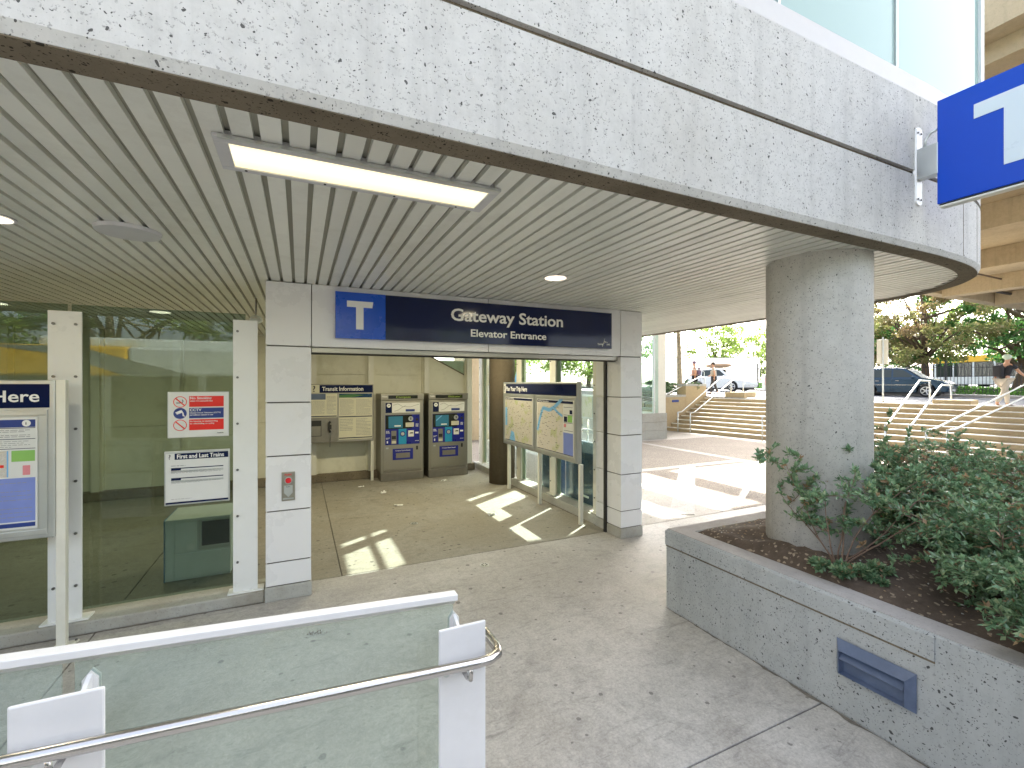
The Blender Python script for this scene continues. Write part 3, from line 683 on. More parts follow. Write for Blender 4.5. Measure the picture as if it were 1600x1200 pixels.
# chips and dry bits on the soil
rr = random.Random(5); b = MB(); b2 = MB()
for k in range(900):
    u = 1.6+rr.random()**1.2*1.6; v_ = rr.uniform(.0, 1.43)
    if math.hypot(u-1.83, v_-1.1) < .19: continue
    z = soil_z(u, v_)+.006; s_ = rr.uniform(.0025, .0065); a = rr.random()*PI
    dx, dy = s_*math.cos(a), s_*math.sin(a)
    (b if rr.random() < .6 else b2).poly([(u-dx, v_-dy, z), (u+dy*.5, v_-dx*.5, z+s_*.5), (u+dx, v_+dy, z+.002), (u-dy*.5, v_+dx*.5, z+s_*.2)])
o = b.build('wood_chips', M['leaftan'], None); tag(o, 'pale wood chips scattered on the planter soil', 'wood chips', kind='stuff')
o = b2.build('small_stones', M['curb'], None); tag(o, 'small grey stones scattered on the planter soil', 'stones', kind='stuff')
# recessed louvre step light in the planter wall
vt = thing('step_light', 'slate blue louvred step light set in the planter wall', 'light', (1.4835, .735, .177))
u0 = 1.4845; va, vb_, za, zb = .6365, .8345, .1245, .2300
b = MB()
def fr(v1, v2, v3, v4): b.poly([v1, v2, v3, v4])
o0 = [(u0-.003, vb_, za), (u0-.003, va, za), (u0-.003, va, zb), (u0-.003, vb_, zb)]
i0 = [(u0-.020, vb_-.014, za+.008), (u0-.020, va+.020, za+.010), (u0-.020, va+.020, zb-.026), (u0-.020, vb_-.014, zb-.030)]
i1 = [(u0-.001, vb_-.017, za+.010), (u0-.001, va+.026, za+.012), (u0-.001, va+.026, zb-.030), (u0-.001, vb_-.017, zb-.034)]
for k in range(4):
    b.poly([o0[k], o0[(k+1) % 4], i0[(k+1) % 4], i0[k]]); b.poly([i0[k], i0[(k+1) % 4], i1[(k+1) % 4], i1[k]])
b.poly(i1); b.build('frame', M['vent'], vt)
MB().prism([(u0-.021, zb-.050), (u0-.001, zb-.032), (u0-.001, zb-.046), (u0-.018, zb-.058)], 'y', va+.024, vb_-.016).build('louvre', M['vent'], vt) if False else None
b = MB()
A = [(u0-.020, zb-.052), (u0-.002, zb-.036), (u0-.002, zb-.040), (u0-.018, zb-.056)]
ia = [b.pt((p[0], va+.024, p[1])) for p in A]; ib = [b.pt((p[0], vb_-.016, p[1])) for p in A]
b.f += [ia, ib[::-1]]+[[ia[k], ib[k], ib[(k+1) % 4], ia[(k+1) % 4]] for k in range(4)]
b.build('louvre', M['vent'], vt)

# ------------------------------------------------------------------ ceiling lights
fx = thing('ceiling_light', 'long lit fluorescent panel fixed under the slatted soffit', 'light', (.147, 1.09, 1.477))
a0, a1, c0, c1 = -.151, .446, 1.015, 1.163; zf = 1.4765
for q in ((a0, a1, c0, c0+.022), (a0, a1, c1-.017, c1), (a0, a0+.025, c0+.0225, c1-.0175), (a1-.024, a1, c0+.0225, c1-.0175)):
    MB().box(q[0], q[1], q[2], q[3], zf-.008, zf).build('frame', M['lampframe'], fx, bevel=.002)
MB().box(a0+.024, a1-.023, c0+.021, c1-.016, zf-.0045, zf-.0015).build('diffuser', M['lamp'], fx)
MB().box(a0+.004, a1-.004, c0+.004, c1-.004, zf-.0003, zf+.009).build('housing', M['lampframe'], fx)
def lamp(u, v_, z, sx, sy, pw, col):
    l = bpy.data.lights.new('lamp_light', 'AREA'); l.shape = 'RECTANGLE'; l.size = sx*E; l.size_y = sy*E; l.energy = pw; l.color = col
    o = bpy.data.objects.new('lamp_light', l); C.objects.link(o); o.location = (u*E, v_*E, z*E)

MB().box(a0+.01, a1-.004, c0-.003, c0+.004, zf-.0095, zf-.003).build('hinge', M['alu'], fx)
for k in range(4): MB().disc((a0+.045+k*.16, c1-.012, zf-.0095), .0028, .002, 8).build('screw', M['black'], fx)
def downlight(u, v_, r, label, lit=True, pw=1.0):
    t = thing('downlight', label, 'light', (u, v_, ZC), group='round recessed ceiling lights')
    MB().disc((u, v_, ZC-.004), r, .0035).build('trim_ring', M['lampframe'], t)
    MB().disc((u, v_, ZC-.0055), r*.86, .0012).build('lens', M['down'] if lit else M['lampframe'], t)
    lamp(u, v_, ZC-.008, r*1.5, r*1.5, pw, (1, .88, .60))
DLC = (1, .88, .60)
downlight(1.037, 1.758, .056, 'round lit downlight in the soffit right above the station sign')
downlight(-.80, 1.80, .056, 'round lit downlight cut by the left edge of the photo')
downlight(-.83, 3.69, .066, 'round lit downlight inside the lobby seen over the glass screen', pw=4.5)
downlight(-1.62, 3.69, .066, 'yellow lit downlight inside the lobby at far left', pw=4.5)
downlight(.75, 3.69, .066, 'added unseen downlight brightening the lobby above the ticket machines', pw=7)  # hidden by the header, added on the row's spacing to brighten the lobby
downlight(1.50, 3.69, .066, 'added unseen downlight brightening the lobby nearest the map board', pw=6)  # second added lamp, also out of view behind the header
cvr = thing('ceiling_cover', 'blank round white cover plate in the slatted soffit', 'cover plate', (-.48, 1.778, ZC))
MB().tube([(-.48, 1.778, ZC-.001), (-.48, 1.778, ZC-.012), (-.48, 1.778, ZC-.014)], [.084, .080, .05], 32).build('plate', M['lampframe'], cvr)
scam = thing('security_camera', 'small grey dome camera hanging inside the lobby above the glass', 'camera', (-.22, 2.9, ZC))
MB().tube([(-.22, 2.9, ZC), (-.22, 2.9, 1.38)], .005, 8).build('stem', M['bolt'], scam)
MB().ellipsoid((-.22, 2.9, 1.358), (.033, .033, .026)).build('dome', M['kiosk'], scam, smooth=True)
lamp((a0+a1)/2, (c0+c1)/2, zf-.012, .5, .09, 2.5, (1, .92, .72))

# emergency push plate on the left cladding column
em = thing('emergency_button', 'grey metal plate with red push button on the white portal column', 'button panel', (-.047, 2.3595, .524))
L1 = lambda: MB(s=1, local=True)
L1().box(-.056, .056, -.008, 0, -.134, .134).build('plate', M['brushed'], em, bevel=.003)
b = L1(); b.tube([(0, -.008, .055), (0, -.022, .055), (0, -.028, .055)], [.026, .025, .018], 20); b.build('button', M['redbtn'], em, smooth=False)
b = L1(); b.tube([(0, -.008, .055), (0, -.012, .055)], .033, 24); b.build('button_ring', M['alu'], em)
b = L1(); b.prism([(-.036, .008), (.036, .008), (.036, -.06), (.0, -.1), (-.036, -.06)], 'y', -.012, -.0085); b.build('badge', M['alu'], em, bevel=.001)
L1().box(-.045, .045, -.013, -.0085, -.118, -.108).build('badge', M['alu'], em)
text('lettering', 'PUSH', .024, M['red'], em, (-.032, -.0095, .1), bold=.0006)
text('lettering', 'PUSH', .014, M['ink'], em, (-.018, -.0135, -.008))

# notices on the glass
n1 = thing('notice_sign', 'white notice reading No Smoking and CCTV with red and blue bars', 'sign', (-.514, 2.398, .766))
wn, hn = .226*E, .2*E
L1().box(0, wn, -.006, 0, 0, hn).build('board', M['alu'], n1, bevel=.01)
L1().box(.006, wn-.006, -.0075, -.0062, .006, hn-.006).build('paper', M['paper'], n1, bevel=.001)
yb = -.0085
for z0, z1, m, s_, s2 in ((.268, .362, 'red', 'No Smoking', 'within 7.5 metres/25 feet'), (.168, .258, 'dkblue', 'CCTV', 'Closed Circuit Television (CCTV)'), (.064, .158, 'red', None, 'No loitering, no skateboarding,')):
    L1().box(.155, wn-.04, yb, -.0078, z0, z1).build('bar', M[m], n1)
    if s_: text('lettering', s_, .032, M['white'], n1, (.160, yb-.0008, z1-.028), bold=.0008)
    text('lettering', s2, .0165, M['white'], n1, (.160, yb-.0008, z1-(.048 if s_ else .022)), bold=.0004)
    if s_ == 'CCTV': text('lettering', 'surveillance system in use', .0165, M['white'], n1, (.160, yb-.0008, z1-.066), bold=.0004)
    if not s_: text('lettering', 'no rollerblading, no cycling', .0165, M['white'], n1, (.160, yb-.0008, z1-.042), bold=.0004)
def ring(c, r, m, nm, slash=True):
    b = L1(); n = 32
    for k in range(n):
        a, a2 = 2*PI*k/n, 2*PI*(k+1)/n
        b.poly([(c[0]+r*math.cos(a), yb, c[1]+r*math.sin(a)), (c[0]+r*math.cos(a2), yb, c[1]+r*math.sin(a2)), (c[0]+r*.88*math.cos(a2), yb, c[1]+r*.88*math.sin(a2)), (c[0]+r*.88*math.cos(a), yb, c[1]+r*.88*math.sin(a))])
    if slash:
        d = r*.64; e_ = r*.07; b.poly([(c[0]-d-e_, yb-.0006, c[1]+d-e_), (c[0]+d-e_, yb-.0006, c[1]-d-e_), (c[0]+d+e_, yb-.0006, c[1]-d+e_), (c[0]-d+e_, yb-.0006, c[1]+d+e_)])
    b.build(nm, m, n1)
ring((.09, .312), .049, M['red'], 'prohibition_ring'); ring((.09, .11), .049, M['red'], 'prohibition_ring')
b = L1(); b.box(.062, .10, yb+.0002, -.0078, .300, .307); b.tube([(.105, yb, .305), (.112, yb, .32), (.105, yb, .332)], .003, 6); b.build('cigarette_symbol', M['ink'], n1)
b = L1(); b.tube([(.09, -.0078, .213), (.09, yb, .213)], .048, 32); b.build('camera_disc', M['dkblue'], n1)
b = L1(); b.prism([(.055, .222), (.1, .243), (.112, .222), (.068, .203)], 'y', yb-.001, yb-.0002); b.prism([(.105, .22), (.115, .22), (.118, .195), (.126, .19), (.124, .184), (.108, .19)], 'y', yb-.001, yb-.0002); b.build('camera_symbol', M['white'], n1)
text('lettering', 'TransLink', .012, M['ink'], n1, (wn-.09, yb, .03), bold=.0004)
n2 = thing('timetable_sign', 'white framed timetable headed First and Last Trains on the glass', 'sign', (-.525, 2.397, .4755))
wt, ht = .241*E, .235*E
L1().box(0, wt, -.014, 0, 0, ht).build('frame', M['alu'], n2, bevel=.008)
L1().box(.012, wt-.012, -.0155, -.0142, .012, ht-.022).build('paper', M['paper'], n2)
L1().box(.075, wt-.012, -.0165, -.0156, ht-.075, ht-.022).build('header_bar', M['navy'], n2)
text('lettering', 'First and Last Trains', .050, M['white'], n2, (.092, -.0172, ht-.065), bold=.0016, width=.345)
text('lettering', '?', .055, M['ink'], n2, (.030, -.0165, ht-.068), bold=.0008)
L1().box(.012, wt-.012, -.0165, -.0156, .014, .030).build('footer_bar', M['navy'], n2)
for zz_ in (.318, .232):
    L1().box(.05, wt-.05, -.0165, -.0156, zz_-.002, zz_+.006).build('rule', M['navy'], n2)
    L1().box(.05, .12, -.0167, -.0156, zz_-.016, zz_-.002).build('rule', M['navy'], n2)
    L1().box(.05, wt-.05, -.0163, -.0156, zz_-.034, zz_-.018).build('row_tint', M['alu'], n2)
b = L1(); lines(b, .05, .16, .335, .35, 1, -.0166, 1); lines(b, .05, wt-.07, .275, .300, 3, -.0168, 2, h=.3); lines(b, .05, wt-.07, .188, .212, 3, -.0168, 3, h=.3); lines(b, .05, .3, .05, .06, 1, -.0166, 4, h=.3); b.build('printed_lines', M['greyink'], n2)

# ------------------------------------------------------------------ information boards
def info_board(name, label, cat, loc, rz, width, title, panels, post_x, zlo=.4285, zhi=1.015, posts_front=True, twidth=None, tx=.145):
    """local x across, z up, faces -y; origin at floor under the left edge; metres"""
    t = thing(name, label, cat, loc, rz)
    H0, H1 = zlo*E, zhi*E; hd = H1-.215
    L1().box(0, width, -.012, .06, H0, H1).build('case', M['alu'], t, bevel=.008)
    L1().box(.03, width-.03, -.016, -.0122, hd+.01, H1-.03).build('header', M['navy'], t)
    L1().box(.03, .125, -.0172, -.0162, hd+.01, H1-.03).build('query_tile', M['paperwarm'] if rz == 0 and loc[1] > 4 else M['white'], t)
    text('lettering', '?', .15, M['ink'], t, (.048, -.0182, hd+.04), bold=.002)
    text('lettering', title, .118, M['white'], t, (tx, -.0172, hd+.055), bold=.0022, width=twidth)
    for px in post_x:
        L1().box(px, px+.05, -.0, .055, 0, H0+.0001).build('post', M['creampost'], t, bevel=.004)
    for (x0, x1) in panels:
        f = L1(); 
        for q in ((x0, x1, H0+.03, H0+.07), (x0, x1, hd-.045, hd-.005), (x0, x0+.045, H0+.07, hd-.045), (x1-.045, x1, H0+.07, hd-.045)): f.box(q[0], q[1], -.024, -.0122, q[2], q[3])
        f.build('door_frame', M['alu'], t, bevel=.003)
    return t, H0, H1, hd
# map board inside the lobby: faces -u
t, H0, H1, hd = info_board('map_board', 'two panel map board headed Plan Your Trip Here on white posts in the lobby', 'notice board', (1.80, 4.035, 0), -PI/2, 2.60, 'Plan Your Trip Here', ((.03, 1.29), (1.32, 2.57)), (.16, 1.38, 2.60), twidth=.88)
for x0, x1, m in ((.09, 1.23, 'map1'), (1.38, 2.51, 'map2')):
    L1().box(x0, x1, -.016, -.0125, H0+.08, hd-.055).build('poster', M['paper'], t)
    L1().box(x0+.02, x1-.02 if m == 'map1' else x1-.30, -.0175, -.0162, H0+.10, hd-.11).build('map', M[m], t)
    L1().box(x0+.02, x1-.02, -.0178, -.0162, hd-.108, hd-.07).build('poster_title', M['navy'], t)
    L1().box(x0+.02, x1-.02, -.0178, -.0162, H0+.088, H0+.098).build('poster_footer', M['navy'], t)
    text('lettering', 'Metro Vancouver Transit Map' if m == 'map1' else 'Transit from Gateway Station', .030, M['white'], t, (x0+.04, -.0182, hd-.10), bold=.0005)
def ribbon(pts, wd, y, mb):
    for (a, b_) in zip(pts, pts[1:]):
        d = Vector((b_[0]-a[0], 0, b_[1]-a[1])).normalized(); n_ = Vector((-d.z, 0, d.x))*wd/2
        mb.poly([(a[0]-n_.x, y, a[1]-n_.z), (b_[0]-n_.x, y, b_[1]-n_.z), (b_[0]+n_.x, y, b_[1]+n_.z), (a[0]+n_.x, y, a[1]+n_.z)])
b = L1(); ribbon([(1.41, H0+.38), (1.50, H0+.60), (1.60, H0+.76), (1.80, H0+.73), (1.95, H0+.78), (2.08, H0+.85), (2.20, H0+.93)], .06, -.0182, b); ribbon([(1.96, H0+.76), (2.08, H0+.70), (2.2, H0+.66)], .04, -.0184, b)
b.build('river', M['sky'], t)
b = L1(); b.box(2.225, 2.49, -.0184, -.0164, H0+.10, H0+.42); b.build('legend_block', M['mauve'], t)
b = L1()
for k in range(4): b.box(2.235, 2.48, -.0184, -.0164, H0+.45+.115*k, H0+.455+.115*k)
b.box(2.24, 2.33, -.0188, -.0164, H0+.58, H0+.66); b.box(2.40, 2.47, -.0188, -.0164, H0+.70, H0+.76); b.build('legend_rules', M['navy'], t)
L1().box(2.35, 2.47, -.0188, -.0164, H0+.58, H0+.68).build('legend_green', M['green'], t)
L1().box(2.24, 2.30, -.0188, -.0164, H0+.50, H0+.55).build('legend_pink', M['pink'], t)
b = L1(); b.box(.11, .2, -.0182, -.0164, H0+.36, H0+.7); b.prism([(.30, H0+.10), (.55, H0+.10), (.5, H0+.25), (.38, H0+.28)], 'y', -.0182, -.0176); b.build('sea', M['sky'], t)
b = L1(); rr = random.Random(3)
for k in range(70): x = rr.uniform(.12, 1.15); z = rr.uniform(H0+.14, hd-.14); b.box(x, x+rr.uniform(.02, .06), -.0184, -.0176, z, z+.006)
for k in range(60): x = rr.uniform(1.42, 2.15); z = rr.uniform(H0+.14, hd-.14); b.box(x, x+rr.uniform(.02, .06), -.0184, -.0176, z, z+.006)
b.build('map_names', M['ink'], t)
# left board outside
xr = -.828
t, H0, H1, hd = info_board('trip_board', 'free standing board ending in Here with bus stop poster at left', 'notice board', (xr-.70, 2.268, 0), 0, 1.40, 'Plan Your Trip Here', ((.03, 1.36),), (-.01,), twidth=1.06, tx=.255)
xe = 1.40
L1().box(.62*E+.0205, .62*E+.045, -.004, .052, .0, H1).build('post', M['whitepost'], t, bevel=.003) if False else None
L1().box(xe+.0005, xe+.056, -.004, .052, .0, H1+.001).build('post', M['creampost'], t, bevel=.004)
L1().box(xe-.03, xe+.10, -.06, .11, .0, .01).build('base_plate', M['creampost'], t)
b = L1()
for q in ((-.015, -.045), (.085, -.045), (-.015, .095), (.085, .095)): b.tube([(xe+q[0], q[1], .01), (xe+q[0], q[1], .022)], .008, 6)
b.build('bolt', M['bolt'], t)
x0, x1 = .09, xe-.095
L1().box(x0, x1, -.016, -.0125, H0+.085, hd-.06).build('poster', M['paper'], t)
L1().box(x0+.01, x1-.012, -.0175, -.0162, hd-.13, hd-.075).build('poster_title', M['dkblue'], t)
b = L1(); b.tube([(x1-.06, -.0175, hd-.102), (x1-.06, -.0185, hd-.102)], .024, 20); b.build('wheelchair_badge', M['white'], t)
text('lettering', 'i', .03, M['ink'], t, (x1-.065, -.0188, hd-.112), bold=.001)
for zz_ in (hd-.135, hd-.215, hd-.285): L1().box(x0+.01, x1-.012, -.0175, -.0162, zz_-.003, zz_+.001).build('rule', M['navy'], t)
L1().box(x0+.01, x1-.012, -.0172, -.0162, H0+.14, hd-.50).build('blue_block', M['mauve'], t)
L1().box(x0+.01, x1-.012, -.0178, -.0162, H0+.10, H0+.13).build('poster_footer', M['dkblue'], t)
L1().box(x1-.14, x1-.014, -.0176, -.0162, hd-.38, hd-.30).build('green_area', M['green'], t)
L1().box(x1-.08, x1-.04, -.0178, -.0162, hd-.48, hd-.41).build('pink_area', M['pink'], t)
L1().box(x0+.012, x1-.16, -.0174, -.0162, hd-.49, hd-.30).build('map', M['map2'], t)
L1().box(x1-.165, x1-.157, -.0182, -.0162, hd-.49, hd-.30).build('route_line', M['sky'], t)
L1().box(x1-.30, x1-.18, -.0184, -.0162, hd-.42, hd-.40).build('you_are_here_label', M['red'], t)
b = L1(); lines(b, x0+.03, x1-.04, hd-.205, hd-.145, 5, -.0178, 5, h=.35); lines(b, x0+.03, x1-.03, H0+.16, hd-.52, 9, -.0178, 55, h=.12); lines(b, x0+.03, x1-.04, hd-.28, hd-.225, 4, -.0178, 6, h=.25); b.build('printed_lines', M['greyink'], t)
# transit information board against the back wall
t, H0, H1, hd = info_board('transit_board', 'board headed Transit Information against the lobby back wall', 'notice board', (.075-.35, 4.87, 0), 0, .969*E-.70+.6, 'Transit Information', (), ((.969*E-.70+.55),), zlo=.417, zhi=1.0, twidth=.86) if False else (None,)*4
def transit():
    t = thing('transit_board', 'board headed Transit Information against the lobby back wall', 'notice board', (.10, 4.88, 0), 0)
    Wd = .597*E; H0 = .415*E; H1 = 1.0*E; hd = H1-.175
    L1().box(-.30, Wd, -.01, .07, H0, H1).build('case', M['brushed'], t, bevel=.008)
    L1().box(.16, Wd-.02, -.016, -.0102, hd, H1-.02).build('header', M['navy'], t)
    L1().box(-.02, .155, -.016, -.0102, hd, H1-.02).build('query_tile', M['paperwarm'], t)
    text('lettering', '?', .17, M['ink'], t, (.03, -.017, hd+.02), bold=.003)
    text('lettering', 'Transit Information', .112, M['white'], t, (.205, -.017, hd+.04), bold=.003, width=.78)
    xm = .505
    L1().box(-.28, xm-.02, -.016, -.0102, .668*E, hd-.015).build('poster', M['paperwarm'], t)
    L1().box(xm+.01, Wd-.03, -.016, -.0102, H0+.05, hd-.015).build('poster', M['paperwarm'], t)
    L1().box(-.02, .27, -.0172, -.0162, hd-.135, hd-.02).build('poster_title', M['vent'], t)
    L1().box(xm+.015, Wd-.035, -.0172, -.0162, hd-.10, hd-.02).build('green_banner', M['tealbin'], t)
    b = L1(); b.prism([(xm+.02, hd-.10), (xm+.25, hd-.10), (xm+.5, hd-.05), (xm+.3, hd-.03), (xm+.02, hd-.045)], 'y', -.0178, -.0173); b.build('hill_shape', M['dkgreen'], t)
    for z in (H0+.07, H0+.50, .675*E): L1().box(xm+.015 if z < .6*E+.2 and z != .675*E else -.02, Wd-.035 if z != .675*E else xm-.03, -.0174, -.0162, z, z+.018).build('rule', M['navy'], t)
    b = L1()
    lines(b, .0, .25, .70*E, hd-.16, 13, -.0172, 11); lines(b, .29, .46, .70*E, hd-.06, 14, -.0172, 12)
    lines(b, xm+.03, xm+.30, H0+.54, hd-.13, 17, -.0172, 13); lines(b, xm+.34, Wd-.06, H0+.54, hd-.13, 17, -.0172, 14)
    lines(b, xm+.03, xm+.28, H0+.22, H0+.47, 8, -.0172, 15); lines(b, xm+.34, Wd-.06, H0+.12, H0+.47, 12, -.0172, 16)
    b.build('printed_lines', M['greyink'], t)
    L1().box(Wd-.055, Wd-.0, .0, .05, 0, H0).build('post', M['creampost'], t, bevel=.003)
    L1().box(-.30, -.25, .0, .05, 0, H0).build('post', M['creampost'], t, bevel=.003)
    p = thing('pay_phone', 'grey steel wall telephone with black handset below Transit Information', 'telephone', (.10, 4.8695, .555))
    L1().box(-.28, xm-.015, -.03, .0, -.255, .215).build('body', M['brushdark'], p, bevel=.006)
    L1().box(.0, .19, -.031, -.0302, -.14, .17).build('recess', M['black'], p)
    L1().box(.01, .18, -.036, -.0312, -.13, .06).build('shelf', M['brushdark'], p, bevel=.003)
    b = L1(); b.tube([(.35, -.06, .14), (.33, -.075, .11), (.33, -.075, -.02), (.35, -.06, -.06)], [.024, .017, .017, .026], 10); b.build('handset', M['black'], p, smooth=True)
    b = L1(); b.box(.325, .375, -.055, -.0302, -.01, .08); b.build('cradle', M['black'], p)
    b = L1(); b.tube([(.35, -.05, -.07), (.352, -.06, -.16), (.35, -.055, -.25), (.345, -.05, -.36)], .006, 6); b.build('cord', M['red'] if False else M['bolt'], p)
transit()

# ------------------------------------------------------------------ ticket machines
def tvm(label, loc, led, scr):
    t = thing('ticket_machine', label, 'ticket machine', loc, 0, 'ticket machines side by side in the lobby')
    Wd, Dp, H = .88, .64, 1.80
    L1().box(0, Wd, 0, Dp, .0, .165).build('plinth', M['brushdark'], t, bevel=.006)
    L1().box(.0, Wd, .008, Dp, .168, 1.665).build('cabinet', M['brushed'], t, bevel=.008)
    L1().box(-.004, Wd+.004, -.02, Dp+.004, 1.667, H).build('hood', M['brushed'], t, bevel=.008)
    L1().box(.045, Wd-.045, -.004, .0075, .22, 1.64).build('door', M['brushed'], t, bevel=.006)
    L1().box(.145, .75, -.024, -.0205, 1.695, 1.765).build('display', M['ledback'], t)
    text('lettering', led, .062, M['led'], t, (.30 if led[0] == 'C' else .42, -.0255, 1.71), bold=.0004, width=.30)
    text('lettering', 'Tickets', .036, M['white'], t, (.02, -.022, 1.728), bold=.002)
    L1().box(.09, .80, -.009, -.0042, 1.405, 1.61).build('map_panel', M['paper'], t)
    L1().box(.09, .22, -.0105, -.0092, 1.405, 1.61).build('number_tile', M['navy'], t)
    b = L1(); b.tube([(.155, -.0105, 1.555), (.155, -.012, 1.555)], .040, 20); b.build('number_disc', M['white'], t)
    text('lettering', '29' if led[0] == 'C' else '39', .045, M['ink'], t, (.130, -.0125, 1.54), bold=.001)
    b = L1(); rr = random.Random(4)
    ribbon([(.25, 1.56), (.34, 1.59), (.44, 1.53), (.60, 1.52), (.72, 1.56), (.78, 1.57)], .008, -.0098, b); ribbon([(.27, 1.44), (.35, 1.46), (.42, 1.51), (.50, 1.55)], .008, -.0098, b)
    b.build('route_lines', M['greyink'], t)
    L1().box(.50, .69, -.0105, -.0092, 1.425, 1.475).build('legend', M['dkblue'], t)
    L1().box(.085, .795, -.010, -.0042, .745, 1.36).build('blue_face', M['tvmblue'], t, bevel=.002)
    L1().box(.09, .63, -.0108, -.0101, 1.07, 1.355).build('screen_surround', M['ledback'], t)
    L1().box(.15, .44, -.0125, -.0109, 1.09, 1.33).build('screen', M['screen'], t)
    if scr: b = L1(); b.poly([(.16, -.0132, 1.23), (.27, -.0132, 1.32), (.30, -.0132, 1.32), (.16, -.0132, 1.20)]); b.build('screen_ray', M['sky'], t)
    L1().box(.27, .40, -.0132, -.0126, 1.12, 1.145).build('screen_button', M['white'], t)
    b = L1(); b.tube([(.605, -.010, 1.275), (.605, -.022, 1.275)], .05, 20); b.build('coin_slot', M['alu'], t)
    L1().box(.595, .615, -.024, -.0222, 1.25, 1.30).build('slot', M['black'], t)
    b = L1(); b.tube([(.735, -.010, 1.255), (.735, -.02, 1.255)], .028, 16); b.build('lock', M['black'], t)
    L1().box(.50, .67, -.013, -.0109, 1.105, 1.195).build('keypad', M['paperwarm'], t)
    b = L1()
    for z in (1.125, 1.145, 1.165, 1.18): b.box(.52, .65, -.0138, -.0131, z, z+.004)
    b.build('keypad_rows', M['greyink'], t)
    L1().box(.355, .515, -.016, -.0101, .75, 1.07).build('cyan_strip', M['cyan'], t, bevel=.002)
    b = L1(); b.tube([(.435, -.016, .965), (.435, -.020, .965)], .055, 24); b.build('reader_ring', M['tvmblue'], t)
    b = L1(); b.tube([(.435, -.0202, .965), (.435, -.027, .965)], .036, 20); b.build('reader', M['alu'], t)
    L1().box(.55, .67, -.02, -.0101, .90, 1.03).build('card_slot', M['paper'], t, bevel=.006)
    b = L1(); b.prism([(.575, .965), (.60, .99), (.65, .99), (.655, .965)], 'y', -.022, -.0202); b.build('card_mouth', M['black'], t)
    L1().box(.205, .31, -.014, -.0101, .76, 1.035).build('slot_housing', M['brushdark'], t, bevel=.004)
    L1().box(.215, .30, -.0155, -.0142, .86, .93).build('slot', M['black'], t)
    L1().box(.215, .30, -.022, -.0142, .775, .825).build('tray', M['paperwarm'], t)
    b = L1(); lines(b, .10, .18, .98, 1.04, 3, -.0108, 21, h=.5); lines(b, .10, .18, .86, .90, 2, -.0108, 22, h=.5); lines(b, .71, .77, 1.10, 1.17, 3, -.0108, 24, h=.5); b.box(.70, .77, -.0112, -.0102, .96, .995); b.box(.115, .14, -.0112, -.0102, .78, .83)
    lines(b, .70, .78, .80, .82, 1, -.0108, 26, h=.6); b.build('white_print', M['white'], t)
    L1().box(.10, .15, -.008, -.0042, .665, .695).build('vent', M['alu'], t)
    L1().box(.72, .76, -.010, -.0042, .62, .70).build('lock', M['black'], t, bevel=.003)
    L1().box(.235, .655, -.009, -.0042, .43, .66).build('receipt_panel', M['tvmblue'], t)
    text('lettering', 'Compass Change Receipt', .03, M['white'], t, (.29, -.0098, .61), bold=.0008, width=.31)
    L1().box(.30, .59, -.011, -.0092, .465, .57).build('receipt_flap', M['brushdark'], t, bevel=.003)
    L1().box(.05, Wd-.05, -.0035, .0078, .169, .215).build('kick_plate', M['brushdark'], t)
    return t
tvm('left ticket machine, display reading Compass, beside the transit board post', (.752, 4.765, 0), 'Compass', False)
tvm('right ticket machine, display reading Welcome, nearer the glazed corner', (1.247, 4.765, 0), 'Welcome !', True)

# cabinet behind the left glass
kc = thing('steel_cabinet', 'low grey steel cabinet with dark window behind the left glass', 'cabinet', (-.615, 2.81, 0))
wk = .285*E
L1().box(0, wk, 0, .55, 0, .31*E).build('body', M['kiosk'], kc, bevel=.006)
L1().box(.085, wk-.005, -.008, -.0005, .02, .135*E).build('lower_door', M['kiosk'], kc, bevel=.004)
L1().box(.085, .27, -.008, -.0005, .14*E, .30*E).build('side_panel', M['kiosk'], kc, bevel=.004)
L1().box(.29, wk-.005, -.012, -.0005, .145*E, .30*E).build('window_frame', M['alu'], kc, bevel=.004)
L1().box(.315, wk-.01, -.014, -.0122, .165*E, .29*E).build('window', M['carglass'], kc)
L1().box(.19, .255, -.0095, -.0082, .15*E, .18*E).build('sticker', M['white'], kc)
L1().box(-.006, -.0005, -.004, .55, .0, .31*E).build('edge_trim', M['bluepaint'], kc)

